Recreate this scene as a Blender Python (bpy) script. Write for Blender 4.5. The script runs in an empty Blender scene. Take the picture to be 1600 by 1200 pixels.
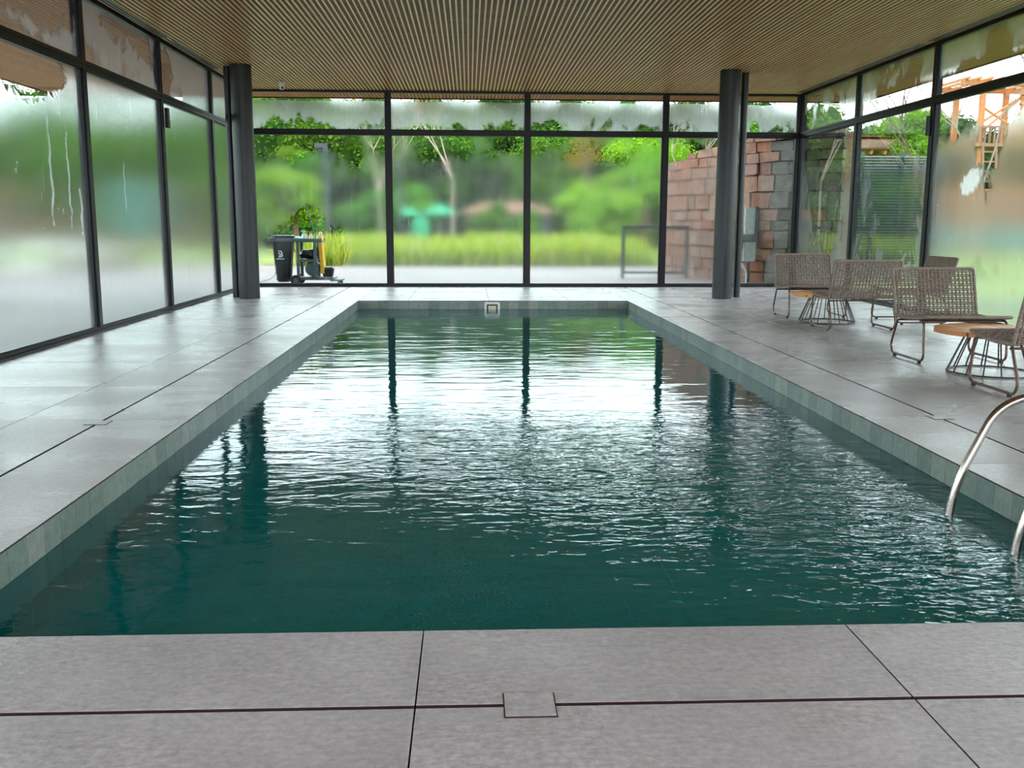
import bpy, bmesh, math, random
from math import sin, cos, pi, radians
from mathutils import Vector, Matrix, noise as mnoise

random.seed(7)
SC = bpy.context.scene
COL = SC.collection

# ---------------------------------------------------------------- camera
F_PX, YAW, PITCH, ROLL = 1505.38, 0.0444087, 0.1660106, 0.003776
cam_d = bpy.data.cameras.new('camera')
cam = bpy.data.objects.new('camera', cam_d)
COL.objects.link(cam)
cam_d.sensor_fit = 'HORIZONTAL'
cam_d.sensor_width = 36.0
cam_d.lens = 36.0 * F_PX / 1600.0
cam_d.clip_end = 600
fwd = Vector((sin(YAW) * cos(PITCH), cos(YAW) * cos(PITCH), -sin(PITCH)))
rt = Vector((cos(YAW), -sin(YAW), 0))
up = rt.cross(fwd)
r2 = rt * cos(ROLL) + up * sin(ROLL)
u2 = up * cos(ROLL) - rt * sin(ROLL)
cam.matrix_world = Matrix(((r2.x, u2.x, -fwd.x, 0), (r2.y, u2.y, -fwd.y, 0), (r2.z, u2.z, -fwd.z, 1.2), (0, 0, 0, 1)))
SC.camera = cam

# ---------------------------------------------------------------- world: overcast sky
world = bpy.data.worlds.new('overcast_sky')
SC.world = world
world.use_nodes = True
wn = world.node_tree
wn.nodes.clear()
w_out = wn.nodes.new('ShaderNodeOutputWorld')
w_bg = wn.nodes.new('ShaderNodeBackground')
w_tc = wn.nodes.new('ShaderNodeTexCoord')
w_sep = wn.nodes.new('ShaderNodeSeparateXYZ')
w_ramp = wn.nodes.new('ShaderNodeValToRGB')
w_ramp.color_ramp.elements[0].position = 0.0
w_ramp.color_ramp.elements[0].color = (1.02, 1.07, 1.14, 1)
w_ramp.color_ramp.elements[1].position = 1.0
w_ramp.color_ramp.elements[1].color = (0.98, 1.03, 1.10, 1)
w_noise = wn.nodes.new('ShaderNodeTexNoise')
w_noise.inputs['Scale'].default_value = 3.0
w_noise.inputs['Detail'].default_value = 4
w_mul = wn.nodes.new('ShaderNodeMixRGB')
w_mul.blend_type = 'MULTIPLY'
w_mul.inputs['Fac'].default_value = 0.18
wn.links.new(w_tc.outputs['Generated'], w_sep.inputs[0])
wn.links.new(w_tc.outputs['Generated'], w_noise.inputs['Vector'])
wn.links.new(w_sep.outputs['Z'], w_ramp.inputs[0])
wn.links.new(w_ramp.outputs[0], w_mul.inputs[1])
wn.links.new(w_noise.outputs['Fac'], w_mul.inputs[2])
wn.links.new(w_mul.outputs[0], w_bg.inputs['Color'])
w_bg.inputs['Strength'].default_value = 1.0
wn.links.new(w_bg.outputs[0], w_out.inputs[0])

SC.view_settings.view_transform = 'Standard'
SC.view_settings.look = 'None'
SC.view_settings.gamma = 1.0
SC.view_settings.use_curve_mapping = False
SC.view_settings.exposure = 2.52
SC.cycles.use_denoising = True
SC.cycles.max_bounces = 10
SC.cycles.diffuse_bounces = 4
SC.cycles.glossy_bounces = 4
SC.cycles.transmission_bounces = 8
SC.cycles.transparent_max_bounces = 24
SC.cycles.sample_clamp_indirect = 8.0
SC.cycles.caustics_reflective = False
SC.cycles.caustics_refractive = True

# ---------------------------------------------------------------- node helpers
def srgb(r, g, b):
    f = lambda c: (c / 255 / 12.92) if c / 255 <= 0.04045 else ((c / 255 + 0.055) / 1.055) ** 2.4
    return (f(r), f(g), f(b), 1)

class NT:
    def __init__(self, name):
        self.m = bpy.data.materials.new(name)
        self.m.use_nodes = True
        self.t = self.m.node_tree
        self.t.nodes.clear()
        self.out = self.t.nodes.new('ShaderNodeOutputMaterial')
    def n(self, kind, ins=None, **kw):
        nd = self.t.nodes.new('ShaderNode' + kind)
        for k, v in kw.items():
            setattr(nd, k, v)
        for k, v in (ins or {}).items():
            if hasattr(v, 'is_output'):
                self.t.links.new(v, nd.inputs[k])
            elif isinstance(v, bpy.types.Node):
                self.t.links.new(v.outputs[0], nd.inputs[k])
            else:
                nd.inputs[k].default_value = v
        return nd
    def math(self, op, a, b=0.0, clamp=False):
        return self.n('Math', {0: a, 1: b}, operation=op, use_clamp=clamp).outputs[0]
    def ramp(self, fac, stops, interp='LINEAR'):
        nd = self.n('ValToRGB', {0: fac})
        cr = nd.color_ramp
        cr.interpolation = interp
        while len(cr.elements) < len(stops):
            cr.elements.new(0.5)
        for e, (p, c) in zip(cr.elements, stops):
            e.position = p
            e.color = c if hasattr(c, '__len__') else (c, c, c, 1)
        return nd.outputs[0]
    def smooth(self, v, lo, hi):
        nd = self.n('MapRange', {'Value': v, 'From Min': lo, 'From Max': hi}, interpolation_type='SMOOTHSTEP', clamp=True)
        return nd.outputs[0]
    def noise(self, vec, scale, detail=3, rough=0.5, dist=0.0):
        return self.n('TexNoise', {'Vector': vec, 'Scale': scale, 'Detail': detail, 'Roughness': rough, 'Distortion': dist}).outputs['Fac']
    def scaled(self, vec, s):
        return self.n('Mapping', {'Vector': vec, 'Scale': s}).outputs[0]
    def mixc(self, f, a, b, mode='MIX'):
        return self.n('MixRGB', {0: f, 1: a, 2: b}, blend_type=mode).outputs[0]
    def mixs(self, f, a, b):
        return self.n('MixShader', {0: f, 1: a, 2: b})
    def bump(self, h, strength=1.0, dist=1.0, normal=None):
        ins = {'Height': h, 'Strength': strength, 'Distance': dist}
        if normal is not None:
            ins['Normal'] = normal
        return self.n('Bump', ins).outputs[0]
    def end(self, s):
        self.t.links.new(s.outputs[0], self.out.inputs['Surface'])
        return self.m

def plain(name, col, rough=0.6, metal=0.0, spec=0.5, vary=0.08, scale=12, bump=0.0, coat=0.0):
    t = NT(name)
    tc = t.n('TexCoord').outputs['Object']
    nz = t.noise(tc, scale, 4, 0.6)
    dark = tuple(c * (1 - vary * 2.2) for c in col[:3]) + (1,)
    lite = tuple(min(1, c * (1 + vary * 2.2)) for c in col[:3]) + (1,)
    c = t.ramp(nz, [(0.3, dark), (0.7, lite)])
    ins = {'Base Color': c, 'Roughness': rough, 'Metallic': metal, 'Specular IOR Level': spec, 'Coat Weight': coat}
    if bump:
        ins['Normal'] = t.bump(t.noise(tc, scale * 6, 5, 0.6), 1.0, bump)
    return t.end(t.n('BsdfPrincipled', ins))

# ---------------------------------------------------------------- materials
def mat_tile_floor():
    t = NT('grey_porcelain_floor_tile')
    pos = t.n('NewGeometry')
    P = pos.outputs['Position']
    isl = pos.outputs['Random Per Island']
    off = t.n('CombineXYZ', {0: t.math('MULTIPLY', isl, 37.0), 1: t.math('MULTIPLY', isl, 91.0), 2: 0.0}).outputs[0]
    V = t.n('VectorMath', {0: P, 1: off}, operation='ADD').outputs[0]
    n1 = t.noise(V, 1.6, 6, 0.55, 0.2)
    n2 = t.noise(t.scaled(V, (18, 60, 1)), 1.0, 4, 0.6)
    n3 = t.noise(V, 45, 5, 0.7)
    c = t.ramp(n1, [(0.28, srgb(156, 149, 151)), (0.5, srgb(170, 163, 165)), (0.74, srgb(186, 179, 181))])
    c = t.mixc(0.22, c, t.ramp(n2, [(0.35, 0.25), (0.65, 0.75)]), 'OVERLAY')
    c = t.mixc(0.38, c, t.ramp(n3, [(0.35, 0.25), (0.68, 0.75)]), 'OVERLAY')
    tone = t.ramp(isl, [(0, 0.93), (1, 1.0)])
    c = t.mixc(1.0, c, tone, 'MULTIPLY')
    # light chalky scuffs
    sc = t.math('MULTIPLY', t.smooth(t.noise(V, 9, 8, 0.75, 0.4), 0.62, 0.76), 0.3)
    c = t.mixc(sc, c, srgb(186, 184, 180))
    wet = t.smooth(t.noise(t.scaled(V, (1.0, 2.4, 1)), 0.8, 3, 0.5), 0.30, 0.80)
    rough = t.math('SUBTRACT', 0.34, t.math('MULTIPLY', wet, 0.14))
    h = t.math('ADD', t.math('MULTIPLY', n2, 0.0004), t.math('MULTIPLY', t.noise(V, 70, 4, 0.7), 0.0013))
    h = t.math('ADD', h, t.math('MULTIPLY', t.noise(t.scaled(V, (1, .35, 1)), 22, 5, 0.7), 0.0010))
    nb = t.bump(h, 0.85, 1.0)
    b = t.n('BsdfPrincipled', {'Base Color': c, 'Roughness': rough, 'Specular IOR Level': 0.8, 'Normal': nb})
    return t.end(b)

def mat_pool_tile():
    t = NT('green_stone_pool_tile')
    g = t.n('NewGeometry')
    P, isl = g.outputs['Position'], g.outputs['Random Per Island']
    c = t.ramp(isl, [(0.0, srgb(98, 110, 104)), (0.3, srgb(114, 126, 118)), (0.6, srgb(124, 134, 125)), (0.85, srgb(104, 120, 118)), (1.0, srgb(134, 139, 131))])
    n = t.noise(P, 22, 6, 0.7, 0.8)
    c = t.mixc(0.5, c, t.ramp(n, [(0.3, 0.25), (0.7, 0.78)]), 'OVERLAY')
    b = t.n('BsdfPrincipled', {'Base Color': c, 'Roughness': 0.42, 'Normal': t.bump(t.noise(P, 60, 5, 0.6), 0.6, 0.002)})
    return t.end(b)

def mat_basin():
    t = NT('wet_teal_basin_tile')
    g = t.n('NewGeometry')
    P, isl = g.outputs['Position'], g.outputs['Random Per Island']
    c = t.ramp(isl, [(0.0, srgb(44, 176, 168)), (0.5, srgb(48, 182, 174)), (1.0, srgb(44, 178, 174))])
    n = t.noise(P, 1.2, 6, 0.7, 0.5)
    c = t.mixc(0.6, c, t.ramp(n, [(0.3, 0.25), (0.7, 0.75)]), 'OVERLAY')
    return t.end(t.n('BsdfPrincipled', {'Base Color': c, 'Roughness': 0.6}))

def mat_water():
    t = NT('rippled_pool_water')
    P = t.n('NewGeometry').outputs['Position']
    s = t.n('SeparateXYZ', {0: P})
    X, Y = s.outputs[0], s.outputs[1]
    # amplitude: calm and long far away, choppy towards the ladder and the middle
    mid = t.math('SUBTRACT', 1.0, t.smooth(Y, 4.7, 7.6))
    side = t.smooth(t.math('ADD', X, t.math('MULTIPLY', t.math('SUBTRACT', Y, 4.6), 0.75)), -0.9, 1.5)
    chop = t.math('MULTIPLY', mid, t.math('ADD', 0.10, t.math('MULTIPLY', side, 0.90)))
    patch = t.noise(P, 0.55, 2, 0.5)
    chop = t.math('MULTIPLY', chop, t.math('ADD', 0.45, patch))
    long_w = t.noise(t.scaled(P, (1.1, 4.2, 1)), 1.0, 2, 0.45, 0.9)
    mid_w = t.noise(t.scaled(P, (3.2, 7.5, 1)), 1.0, 2, 0.5, 1.2)
    fine_w = t.noise(t.scaled(P, (8.5, 17, 1)), 1.0, 2, 0.55, 1.0)
    h = t.math('MULTIPLY', long_w, 0.0044)
    h = t.math('ADD', h, t.math('MULTIPLY', mid_w, t.math('ADD', 0.0010, t.math('MULTIPLY', chop, 0.014))))
    h = t.math('ADD', h, t.math('MULTIPLY', fine_w, t.math('ADD', 0.00006, t.math('MULTIPLY', chop, 0.0065))))
    nb = t.bump(h, 1.0, 1.0)
    fr = t.n('Fresnel', {'IOR': 1.44, 'Normal': nb}).outputs[0]
    gl = t.n('BsdfGlossy', {'Color': (0.90, 0.91, 0.94, 1), 'Roughness': 0.015, 'Normal': nb})
    tr = t.n('BsdfTransparent', {'Color': (0.22, 0.90, 0.92, 1)})
    turbid = t.n('BsdfDiffuse', {'Color': (0.0, 0.26, 0.28, 1)})
    tr = t.mixs(0.30, tr, turbid)
    return t.end(t.mixs(fr, tr, gl))

def mat_glass():
    """Window glass, clouded with condensation in uneven patches with run marks."""
    t = NT('condensation_fogged_glass')
    g = t.n('NewGeometry')
    s = t.n('SeparateXYZ', {0: g.outputs['Position']})
    sn = t.n('SeparateXYZ', {0: g.outputs['True Normal']})
    X, Y, Z = s.outputs
    side = t.math('GREATER_THAN', t.math('ABSOLUTE', sn.outputs[0]), 0.5)
    far = t.math('MULTIPLY', t.math('GREATER_THAN', X, 0.0), 60.0)
    US = t.math('ADD', t.math('ADD', Y, -60.0), far)          # side walls: left -60+y, right y
    U = t.n('Mix', {0: side, 2: t.math('ADD', X, 100.0), 3: US}).outputs[0]   # back wall: 100+x
    V = t.n('CombineXYZ', {0: U, 1: Z, 2: 0.0}).outputs[0]
    big = t.noise(t.scaled(V, (0.85, 0.9, 1)), 1.0, 3, 0.55, 0.5)
    med = t.noise(t.scaled(V, (2.8, 1.9, 1)), 1.0, 4, 0.6, 0.5)
    runs = t.noise(t.scaled(V, (22, 0.9, 1)), 1.0, 3, 0.6, 0.1)
    lowf = t.math('SUBTRACT', 1.0, t.smooth(Z, 1.9, 2.62))
    midband = t.smooth(Z, 2.9, 3.35)
    base = t.math('ADD', t.math('MULTIPLY', lowf, 0.8), t.math('MULTIPLY', midband, 0.45))
    f = t.math('ADD', base, t.math('MULTIPLY', t.math('SUBTRACT', big, 0.47), 2.2))
    f = t.math('ADD', f, t.math('MULTIPLY', t.math('SUBTRACT', med, 0.5), 1.7))
    f = t.math('ADD', f, t.math('MULTIPLY', t.math('SUBTRACT', runs, 0.5), 0.14))
    # places where the glass has dried: (u, z, half width, half height, amount)
    dry = [(96.95, 0.55, 0.75, 0.85, 1.6), (105.6, 1.5, 0.75, 1.7, 0.9), (16.9, 1.9, 0.9, 1.3, 1.3), (14.3, 1.8, 1.1, 1.4, 1.7),
           (11.55, 2.5, 0.33, 0.85, 1.5), (-50.6, 2.62, 0.8, 0.34, 1.9), (-50.2, 3.4, 1.0, 0.35, 1.8), (-47.6, 3.42, 0.8, 0.22, 1.6), (-46.4, 3.2, 0.4, 0.3, 1.6), (12.0, 3.0, 0.8, 0.2, 1.0), (10.0, 2.5, .5, .5, .9)]
    for (u, z, w, h, a) in dry:
        du = t.math('MULTIPLY', t.math('SUBTRACT', U, u), 1 / w)
        dz = t.math('MULTIPLY', t.math('SUBTRACT', Z, z), 1 / h)
        q = t.math('ADD', t.math('MULTIPLY', du, du), t.math('MULTIPLY', dz, dz))
        q = t.math('ADD', q, t.math('MULTIPLY', t.math('SUBTRACT', med, 0.5), 3.2))
        f = t.math('SUBTRACT', f, t.math('MULTIPLY', t.math('SUBTRACT', 1.0, t.smooth(q, 0.2, 1.7)), a))
    leftside = t.math('MULTIPLY', t.math('LESS_THAN', U, -30.0), t.math('SUBTRACT', 0.95, t.math('MULTIPLY', t.smooth(Z, 2.8, 2.9), 0.5)))
    f = t.math('ADD', f, leftside)
    back_wall = t.math('GREATER_THAN', U, 50.0)
    Zr = t.math('ADD', Z, t.math('ADD', t.math('MULTIPLY', t.math('SUBTRACT', med, 0.5), 0.9), t.math('MULTIPLY', t.math('SUBTRACT', runs, 0.5), 0.12)))
    mist = t.math('MULTIPLY', t.smooth(Zr, 2.88, 3.10), t.math('GREATER_THAN', Z, 2.83))
    f = t.math('ADD', f, t.math('MULTIPLY', mist, t.math('MULTIPLY', back_wall, 0.75)))
    f = t.math('SUBTRACT', f, t.math('MULTIPLY', t.math('MULTIPLY', t.smooth(Z, 3.34, 3.42), back_wall), 2.6))
    fog = t.smooth(f, -0.02, 0.62)
    thin = t.noise(t.scaled(V, (70, 1.6, 1)), 1.0, 4, 0.7, 0.4)
    where = t.noise(t.scaled(V, (1.9, 1.3, 1)), 1.0, 2, 0.5)
    streak = t.math('MULTIPLY', t.smooth(thin, 0.60, 0.72), t.smooth(where, 0.40, 0.62))
    beads = t.math('MULTIPLY', t.smooth(t.noise(t.scaled(V, (34, 15, 1)), 1.0, 2, 0.5, 1.8), 0.70, 0.77), t.smooth(where, 0.50, 0.62))
    marks = t.math('ADD', t.math('MULTIPLY', streak, 0.75), beads, True)
    # a wiped white smear and a few long drip trails: (u, z, half width, half height, slant)
    wob = t.math('MULTIPLY', t.math('SUBTRACT', t.noise(t.scaled(V, (3, 5, 1)), 1.0, 3, 0.6), 0.5), 0.16)
    for (u, z, w, h, sl) in [(11.95, 1.72, 0.22, 0.16, 0.6), (-50.15, 1.75, 0.016, 0.62, 0), (-49.72, 1.62, 0.012, 0.55, 0), (-49.45, 1.30, 0.018, 0.25, 0), (9.9, 1.9, .05, .3, 0), (-48.1, 1.6, .01, .35, 0)]:
        dz = t.math('SUBTRACT', Z, z)
        du = t.math('MULTIPLY', t.math('ADD', t.math('ADD', t.math('SUBTRACT', U, u), wob if w < 0.1 else 0.0), t.math('MULTIPLY', dz, sl)), 1 / w)
        dz = t.math('MULTIPLY', dz, 1 / h)
        q = t.math('ADD', t.math('MULTIPLY', du, du), t.math('MULTIPLY', dz, dz))
        q = t.math('ADD', q, t.math('MULTIPLY', t.math('SUBTRACT', t.noise(t.scaled(V, (24, 9, 1)), 1.0, 3, 0.6), 0.5), 3.0))
        marks = t.math('ADD', marks, t.math('SUBTRACT', 1.0, t.smooth(q, 0.4, 1.3)), True)
    clearrun = t.math('MULTIPLY', t.smooth(t.noise(t.scaled(V, (40, 0.7, 1)), 1.0, 2, 0.5, 0.1), 0.60, 0.72), 0.22)
    fog = t.math('MULTIPLY', fog, t.math('SUBTRACT', 1.0, clearrun))
    upper = t.math('MULTIPLY', t.math('MULTIPLY', t.smooth(Z, 2.78, 2.90), t.math('ADD', t.math('MULTIPLY', big, 0.35), t.math('ADD', t.math('MULTIPLY', med, 0.5), t.math('MULTIPLY', runs, 0.1)))), t.math('ADD', 0.42, t.math('MULTIPLY', t.math('GREATER_THAN', U, 50.0), 0.22)))
    veil = t.math('ADD', t.math('MULTIPLY', t.math('MULTIPLY', runs, med), 0.12), 0.0)
    veil = t.math('ADD', veil, upper)
    veil = t.math('ADD', veil, t.math('MULTIPLY', t.math('SUBTRACT', 1.0, t.smooth(Z, 0.0, 0.8)), 0.05))
    veil = t.math('ADD', veil, t.math('MULTIPLY', marks, 0.40), True)
    trans = t.n('BsdfTransparent', {'Color': (0.93, 0.975, 0.96, 1)})
    lw = t.n('Fresnel', {'IOR': 1.30}).outputs[0]
    gloss = t.n('BsdfGlossy', {'Color': (1, 1, 1, 1), 'Roughness': 0.0})
    clear = t.mixs(t.math('MULTIPLY', lw, 0.38), trans, gloss)
    refr = t.n('BsdfRefraction', {'Color': (0.89, 0.975, 0.95, 1), 'Roughness': 0.25, 'IOR': 1.085})
    trl = t.n('BsdfTranslucent', {'Color': (0.56, 0.60, 0.60, 1)})
    cloudy = t.mixs(0.12, refr, t.n('BsdfTransparent', {'Color': (0.92, 0.98, 0.96, 1)}))
    cloudy = t.mixs(veil, cloudy, trl)
    gl2 = t.n('BsdfGlossy', {'Color': (1, 1, 1, 1), 'Roughness': 0.15})
    cloudy = t.mixs(t.math('MULTIPLY', lw, 0.10), cloudy, gl2)
    mixed = t.mixs(fog, clear, cloudy)
    mixed = t.mixs(t.math('MULTIPLY', marks, 0.16), mixed, trl)
    return t.end(mixed)

def mat_ceiling_panel():
    t = NT('brown_ribbed_ceiling_board')
    P = t.n('NewGeometry').outputs['Position']
    s = t.n('SeparateXYZ', {0: P})
    X, Y = s.outputs[0], s.outputs[1]
    n = t.noise(t.scaled(P, (14, 1.2, 1)), 1.0, 5, 0.6)
    c = t.ramp(n, [(0.3, srgb(112, 54, 10)), (0.55, srgb(140, 74, 18)), (0.75, srgb(162, 94, 30))])
    rib = t.n('TexNoise', {'Vector': t.scaled(P, (0.6, 34, 1)), 'Scale': 1.0, 'Detail': 2.0}).outputs['Fac']
    c = t.mixc(t.math('MULTIPLY', t.smooth(rib, 0.5, 0.62), 0.5), c, srgb(60, 30, 12))
    # board ends every 0.6 m, staggered from bay to bay
    bay = t.math('FLOOR', t.math('MULTIPLY', X, 1.0 / 1.29))
    seam = t.math('FRACT', t.math('MULTIPLY', t.math('ADD', Y, t.math('MULTIPLY', bay, 0.37)), 1.0 / 0.62))
    c = t.mixc(t.math('LESS_THAN', seam, 0.035), c, srgb(18, 8, 6))
    b = t.n('BsdfPrincipled', {'Base Color': c, 'Roughness': 0.5, 'Specular IOR Level': 0.15, 'Normal': t.bump(rib, 0.4, 0.004)})
    return t.end(b)

def mat_stone(cols, name='rough_cut_stone', mort=None):
    t = NT(name)
    g = t.n('NewGeometry')
    P, isl = g.outputs['Position'], g.outputs['Random Per Island']
    k = len(cols) - 1
    c = t.ramp(isl, [(i / k, srgb(*q)) for i, q in enumerate(cols)])
    n = t.noise(P, 5, 6, 0.7, 0.6)
    c = t.mixc(0.55, c, t.ramp(n, [(0.3, 0.25), (0.7, 0.78)]), 'OVERLAY')
    b = t.n('BsdfPrincipled', {'Base Color': c, 'Roughness': 0.85, 'Normal': t.bump(t.noise(P, 14, 6, 0.7), 1.0, 0.03)})
    return t.end(b)

def mat_leaf(name, a, b_, c_, trans=0.35, val=1.0):
    t = NT(name)
    g = t.n('NewGeometry')
    P, isl = g.outputs['Position'], g.outputs['Random Per Island']
    oi = t.n('ObjectInfo').outputs['Random']
    c = t.ramp(isl, [(0, srgb(*a)), (0.55, srgb(*b_)), (1, srgb(*c_))])
    hue = t.n('HueSaturation', {'Hue': t.math('ADD', 0.482, t.math('MULTIPLY', oi, 0.03)), 'Saturation': 0.98, 'Value': t.math('ADD', 0.36 * val, t.math('MULTIPLY', oi, 0.22 * val)), 'Color': c}).outputs[0]
    d = t.n('BsdfDiffuse', {'Color': hue})
    tl = t.n('BsdfTranslucent', {'Color': hue})
    return t.end(t.mixs(trans, d, tl))

def mat_wood_slat(name, a, b_, gloss=0.45):
    t = NT(name)
    g = t.n('NewGeometry')
    P, isl = g.outputs['Position'], g.outputs['Random Per Island']
    isl = t.math('FRACT', t.math('ADD', isl, t.n('ObjectInfo').outputs['Random']))
    c = t.ramp(isl, [(0, srgb(*a)), (1, srgb(*b_))])
    n = t.noise(t.scaled(P, (30, 2.2, 30)), 1.0, 5, 0.6, 0.4)
    c = t.mixc(0.4, c, t.ramp(n, [(0.3, 0.3), (0.7, 0.7)]), 'OVERLAY')
    return t.end(t.n('BsdfPrincipled', {'Base Color': c, 'Roughness': gloss}))

def mat_ground(name, cols, scale=0.5, rough=0.9):
    t = NT(name)
    P = t.n('NewGeometry').outputs['Position']
    n = t.noise(P, scale, 6, 0.65, 0.3)
    k = len(cols) - 1
    c = t.ramp(n, [(0.3 + 0.4 * i / k, srgb(*q)) for i, q in enumerate(cols)])
    n2 = t.noise(P, scale * 30, 4, 0.7)
    c = t.mixc(0.3, c, t.ramp(n2, [(0.3, 0.25), (0.7, 0.75)]), 'OVERLAY')
    return t.end(t.n('BsdfPrincipled', {'Base Color': c, 'Roughness': rough}))

def mat_rope():
    t = NT('grey_brown_woven_rope')
    tc = t.n('TexCoord').outputs['Object']
    n = t.noise(tc, 90, 3, 0.6)
    n2 = t.noise(tc, 9, 3, 0.6)
    c = t.ramp(n, [(0.3, srgb(92, 78, 70)), (0.7, srgb(150, 132, 120))])
    c = t.mixc(0.3, c, t.ramp(n2, [(0.3, 0.3), (0.7, 0.7)]), 'OVERLAY')
    return t.end(t.n('BsdfPrincipled', {'Base Color': c, 'Roughness': 0.8, 'Normal': t.bump(n, 0.6, 0.002)}))

def mat_steel():
    t = NT('brushed_stainless_steel')
    tc = t.n('TexCoord').outputs['Object']
    n = t.noise(t.scaled(tc, (60, 60, 60)), 1.0, 3, 0.6)
    return t.end(t.n('BsdfPrincipled', {'Base Color': srgb(168, 158, 150), 'Metallic': 1.0, 'Roughness': t.ramp(n, [(0.3, 0.16), (0.7, 0.28)])}))

M = dict(
    basin=mat_basin(),
    floor=mat_tile_floor(), pooltile=mat_pool_tile(), water=mat_water(), glass=mat_glass(), ceil=mat_ceiling_panel(),
    batten=mat_wood_slat('pale_wood_batten', (250, 210, 156), (255, 230, 184), 0.28),
    soffit=mat_wood_slat('orange_wood_soffit_slat', (176, 108, 66), (200, 132, 86), 0.5),
    slot=plain('dark_maroon_slot', srgb(44, 12, 16), 0.7),
    grout=plain('dark_grout', srgb(38, 34, 34), 0.9),
    frame=plain('black_aluminium_frame', srgb(16, 16, 21), 0.4, 0.0, 0.25, 0.03, 3),
    column=plain('black_painted_steel_column', srgb(17, 19, 23), 0.36, 0.0, 0.4, 0.04, 3),
    steel=mat_steel(), rope=mat_rope(),
    bronze=plain('bronze_painted_tube', srgb(96, 72, 62), 0.35, 0.55, 0.5, 0.04, 20),
    darktube=plain('dark_brown_rod', srgb(52, 42, 42), 0.35, 0.3, 0.5, 0.04, 20),
    teak=mat_wood_slat('teak_table_slat', (176, 106, 52), (216, 150, 88), 0.45),
    rubber=plain('black_rubber', srgb(22, 22, 24), 0.7),
    white=plain('white_plastic', srgb(226, 228, 226), 0.4, vary=0.02),
    cream=plain('cream_plastic', srgb(214, 205, 184), 0.45, vary=0.05),
    darkhole=plain('dark_opening', srgb(26, 24, 18), 0.6),
    red=plain('red_indicator', srgb(200, 30, 36), 0.4),
    alu=plain('anodised_aluminium_strip', srgb(150, 152, 150), 0.35, 0.6),
    darkslot=plain('black_slot', srgb(14, 14, 14), 0.5),
    concrete=mat_ground('pink_grey_concrete_paving', [(86, 71, 71), (97, 81, 81), (108, 92, 92)], 0.5, 0.6),
    lawn=mat_ground('green_lawn', [(66, 80, 20), (88, 102, 24), (108, 120, 34)], 0.25),
    hill=mat_ground('wooded_hillside_ground', [(30, 44, 20), (40, 58, 26), (56, 72, 34)], 0.15),
    soil=mat_ground('sandy_bank', [(98, 76, 60), (114, 90, 74), (128, 106, 90)], 0.3),
    stone=mat_stone([(112, 72, 58), (132, 88, 70), (126, 98, 86), (148, 104, 82), (112, 86, 76), (142, 84, 54)], 'pink_granite_block'),
    stone_grey=mat_stone([(74, 72, 70), (92, 88, 82), (86, 82, 76), (102, 94, 84)], 'grey_granite_block'),
    mortar=plain('dark_mortar', srgb(104, 74, 60), 0.95, bump=0.01),
    slatgrey=plain('blue_grey_metal_slat', srgb(54, 62, 74), 0.45, 0.2, 0.5, 0.06, 2),
    darkpost=plain('dark_metal_post', srgb(44, 50, 56), 0.5),
    galv=plain('galvanised_lamp_post', srgb(190, 196, 200), 0.45),
    box_grey=plain('grey_meter_box', srgb(126, 134, 130), 0.5),
    cart=plain('dark_teal_grey_plastic', srgb(70, 84, 88), 0.5, vary=0.04),
    bin=plain('black_bin_plastic', srgb(24, 30, 36), 0.5, vary=0.04),
    bag=plain('black_bag', srgb(16, 18, 20), 0.35, vary=0.05),
    yellow=plain('yellow_plastic', srgb(238, 176, 22), 0.45),
    green_handle=plain('green_broom_handle', srgb(20, 132, 108), 0.4),
    mint=plain('mint_plastic', srgb(150, 224, 200), 0.45),
    orange=plain('orange_plastic', srgb(222, 96, 50), 0.45),
    rag=plain('grey_white_cloth', srgb(216, 212, 208), 0.9),
    wood=mat_wood_slat('orange_timber', (182, 112, 62), (212, 146, 90), 0.7),
    wood_old=mat_wood_slat('weathered_timber', (120, 92, 70), (160, 128, 100), 0.8),
    thatch=plain('brown_thatch', srgb(104, 72, 50), 0.95, vary=0.2, scale=6, bump=0.03),
    teal=plain('teal_panel', srgb(30, 112, 112), 0.6),
    parasol=plain('green_parasol_cloth', srgb(26, 124, 86), 0.8),
    bark=plain('brown_bark', srgb(96, 78, 60), 0.95, vary=0.15, bump=0.02),
    palebark=plain('pale_bark', srgb(150, 134, 120), 0.9, vary=0.1, bump=0.01),
    leaf_dark=mat_leaf('dark_green_foliage', (46, 84, 30), (74, 122, 42), (110, 156, 58)),
    leaf_mid=mat_leaf('mid_green_foliage', (70, 120, 34), (104, 158, 44), (146, 194, 66)),
    leaf_lime=mat_leaf('lime_green_foliage', (110, 168, 30), (146, 200, 40), (184, 220, 74), 0.35, 1.15),
    leaf_yellow=mat_leaf('yellow_foliage', (150, 130, 30), (206, 178, 50), (232, 204, 86)),
    grass=mat_leaf('tall_meadow_grass', (108, 146, 30), (150, 176, 50), (214, 206, 100), 0.4, 1.7),
    brownwall=plain('brown_boundary_wall', srgb(104, 82, 64), 0.9, vary=0.06),
    sofa=plain('dark_brown_wicker', srgb(92, 78, 72), 0.8, vary=0.08),
    roofslab=plain('white_roof_slab', srgb(120, 116, 112), 0.8),
    plaster=plain('light_plaster', srgb(190, 186, 180), 0.8),
)

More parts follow.
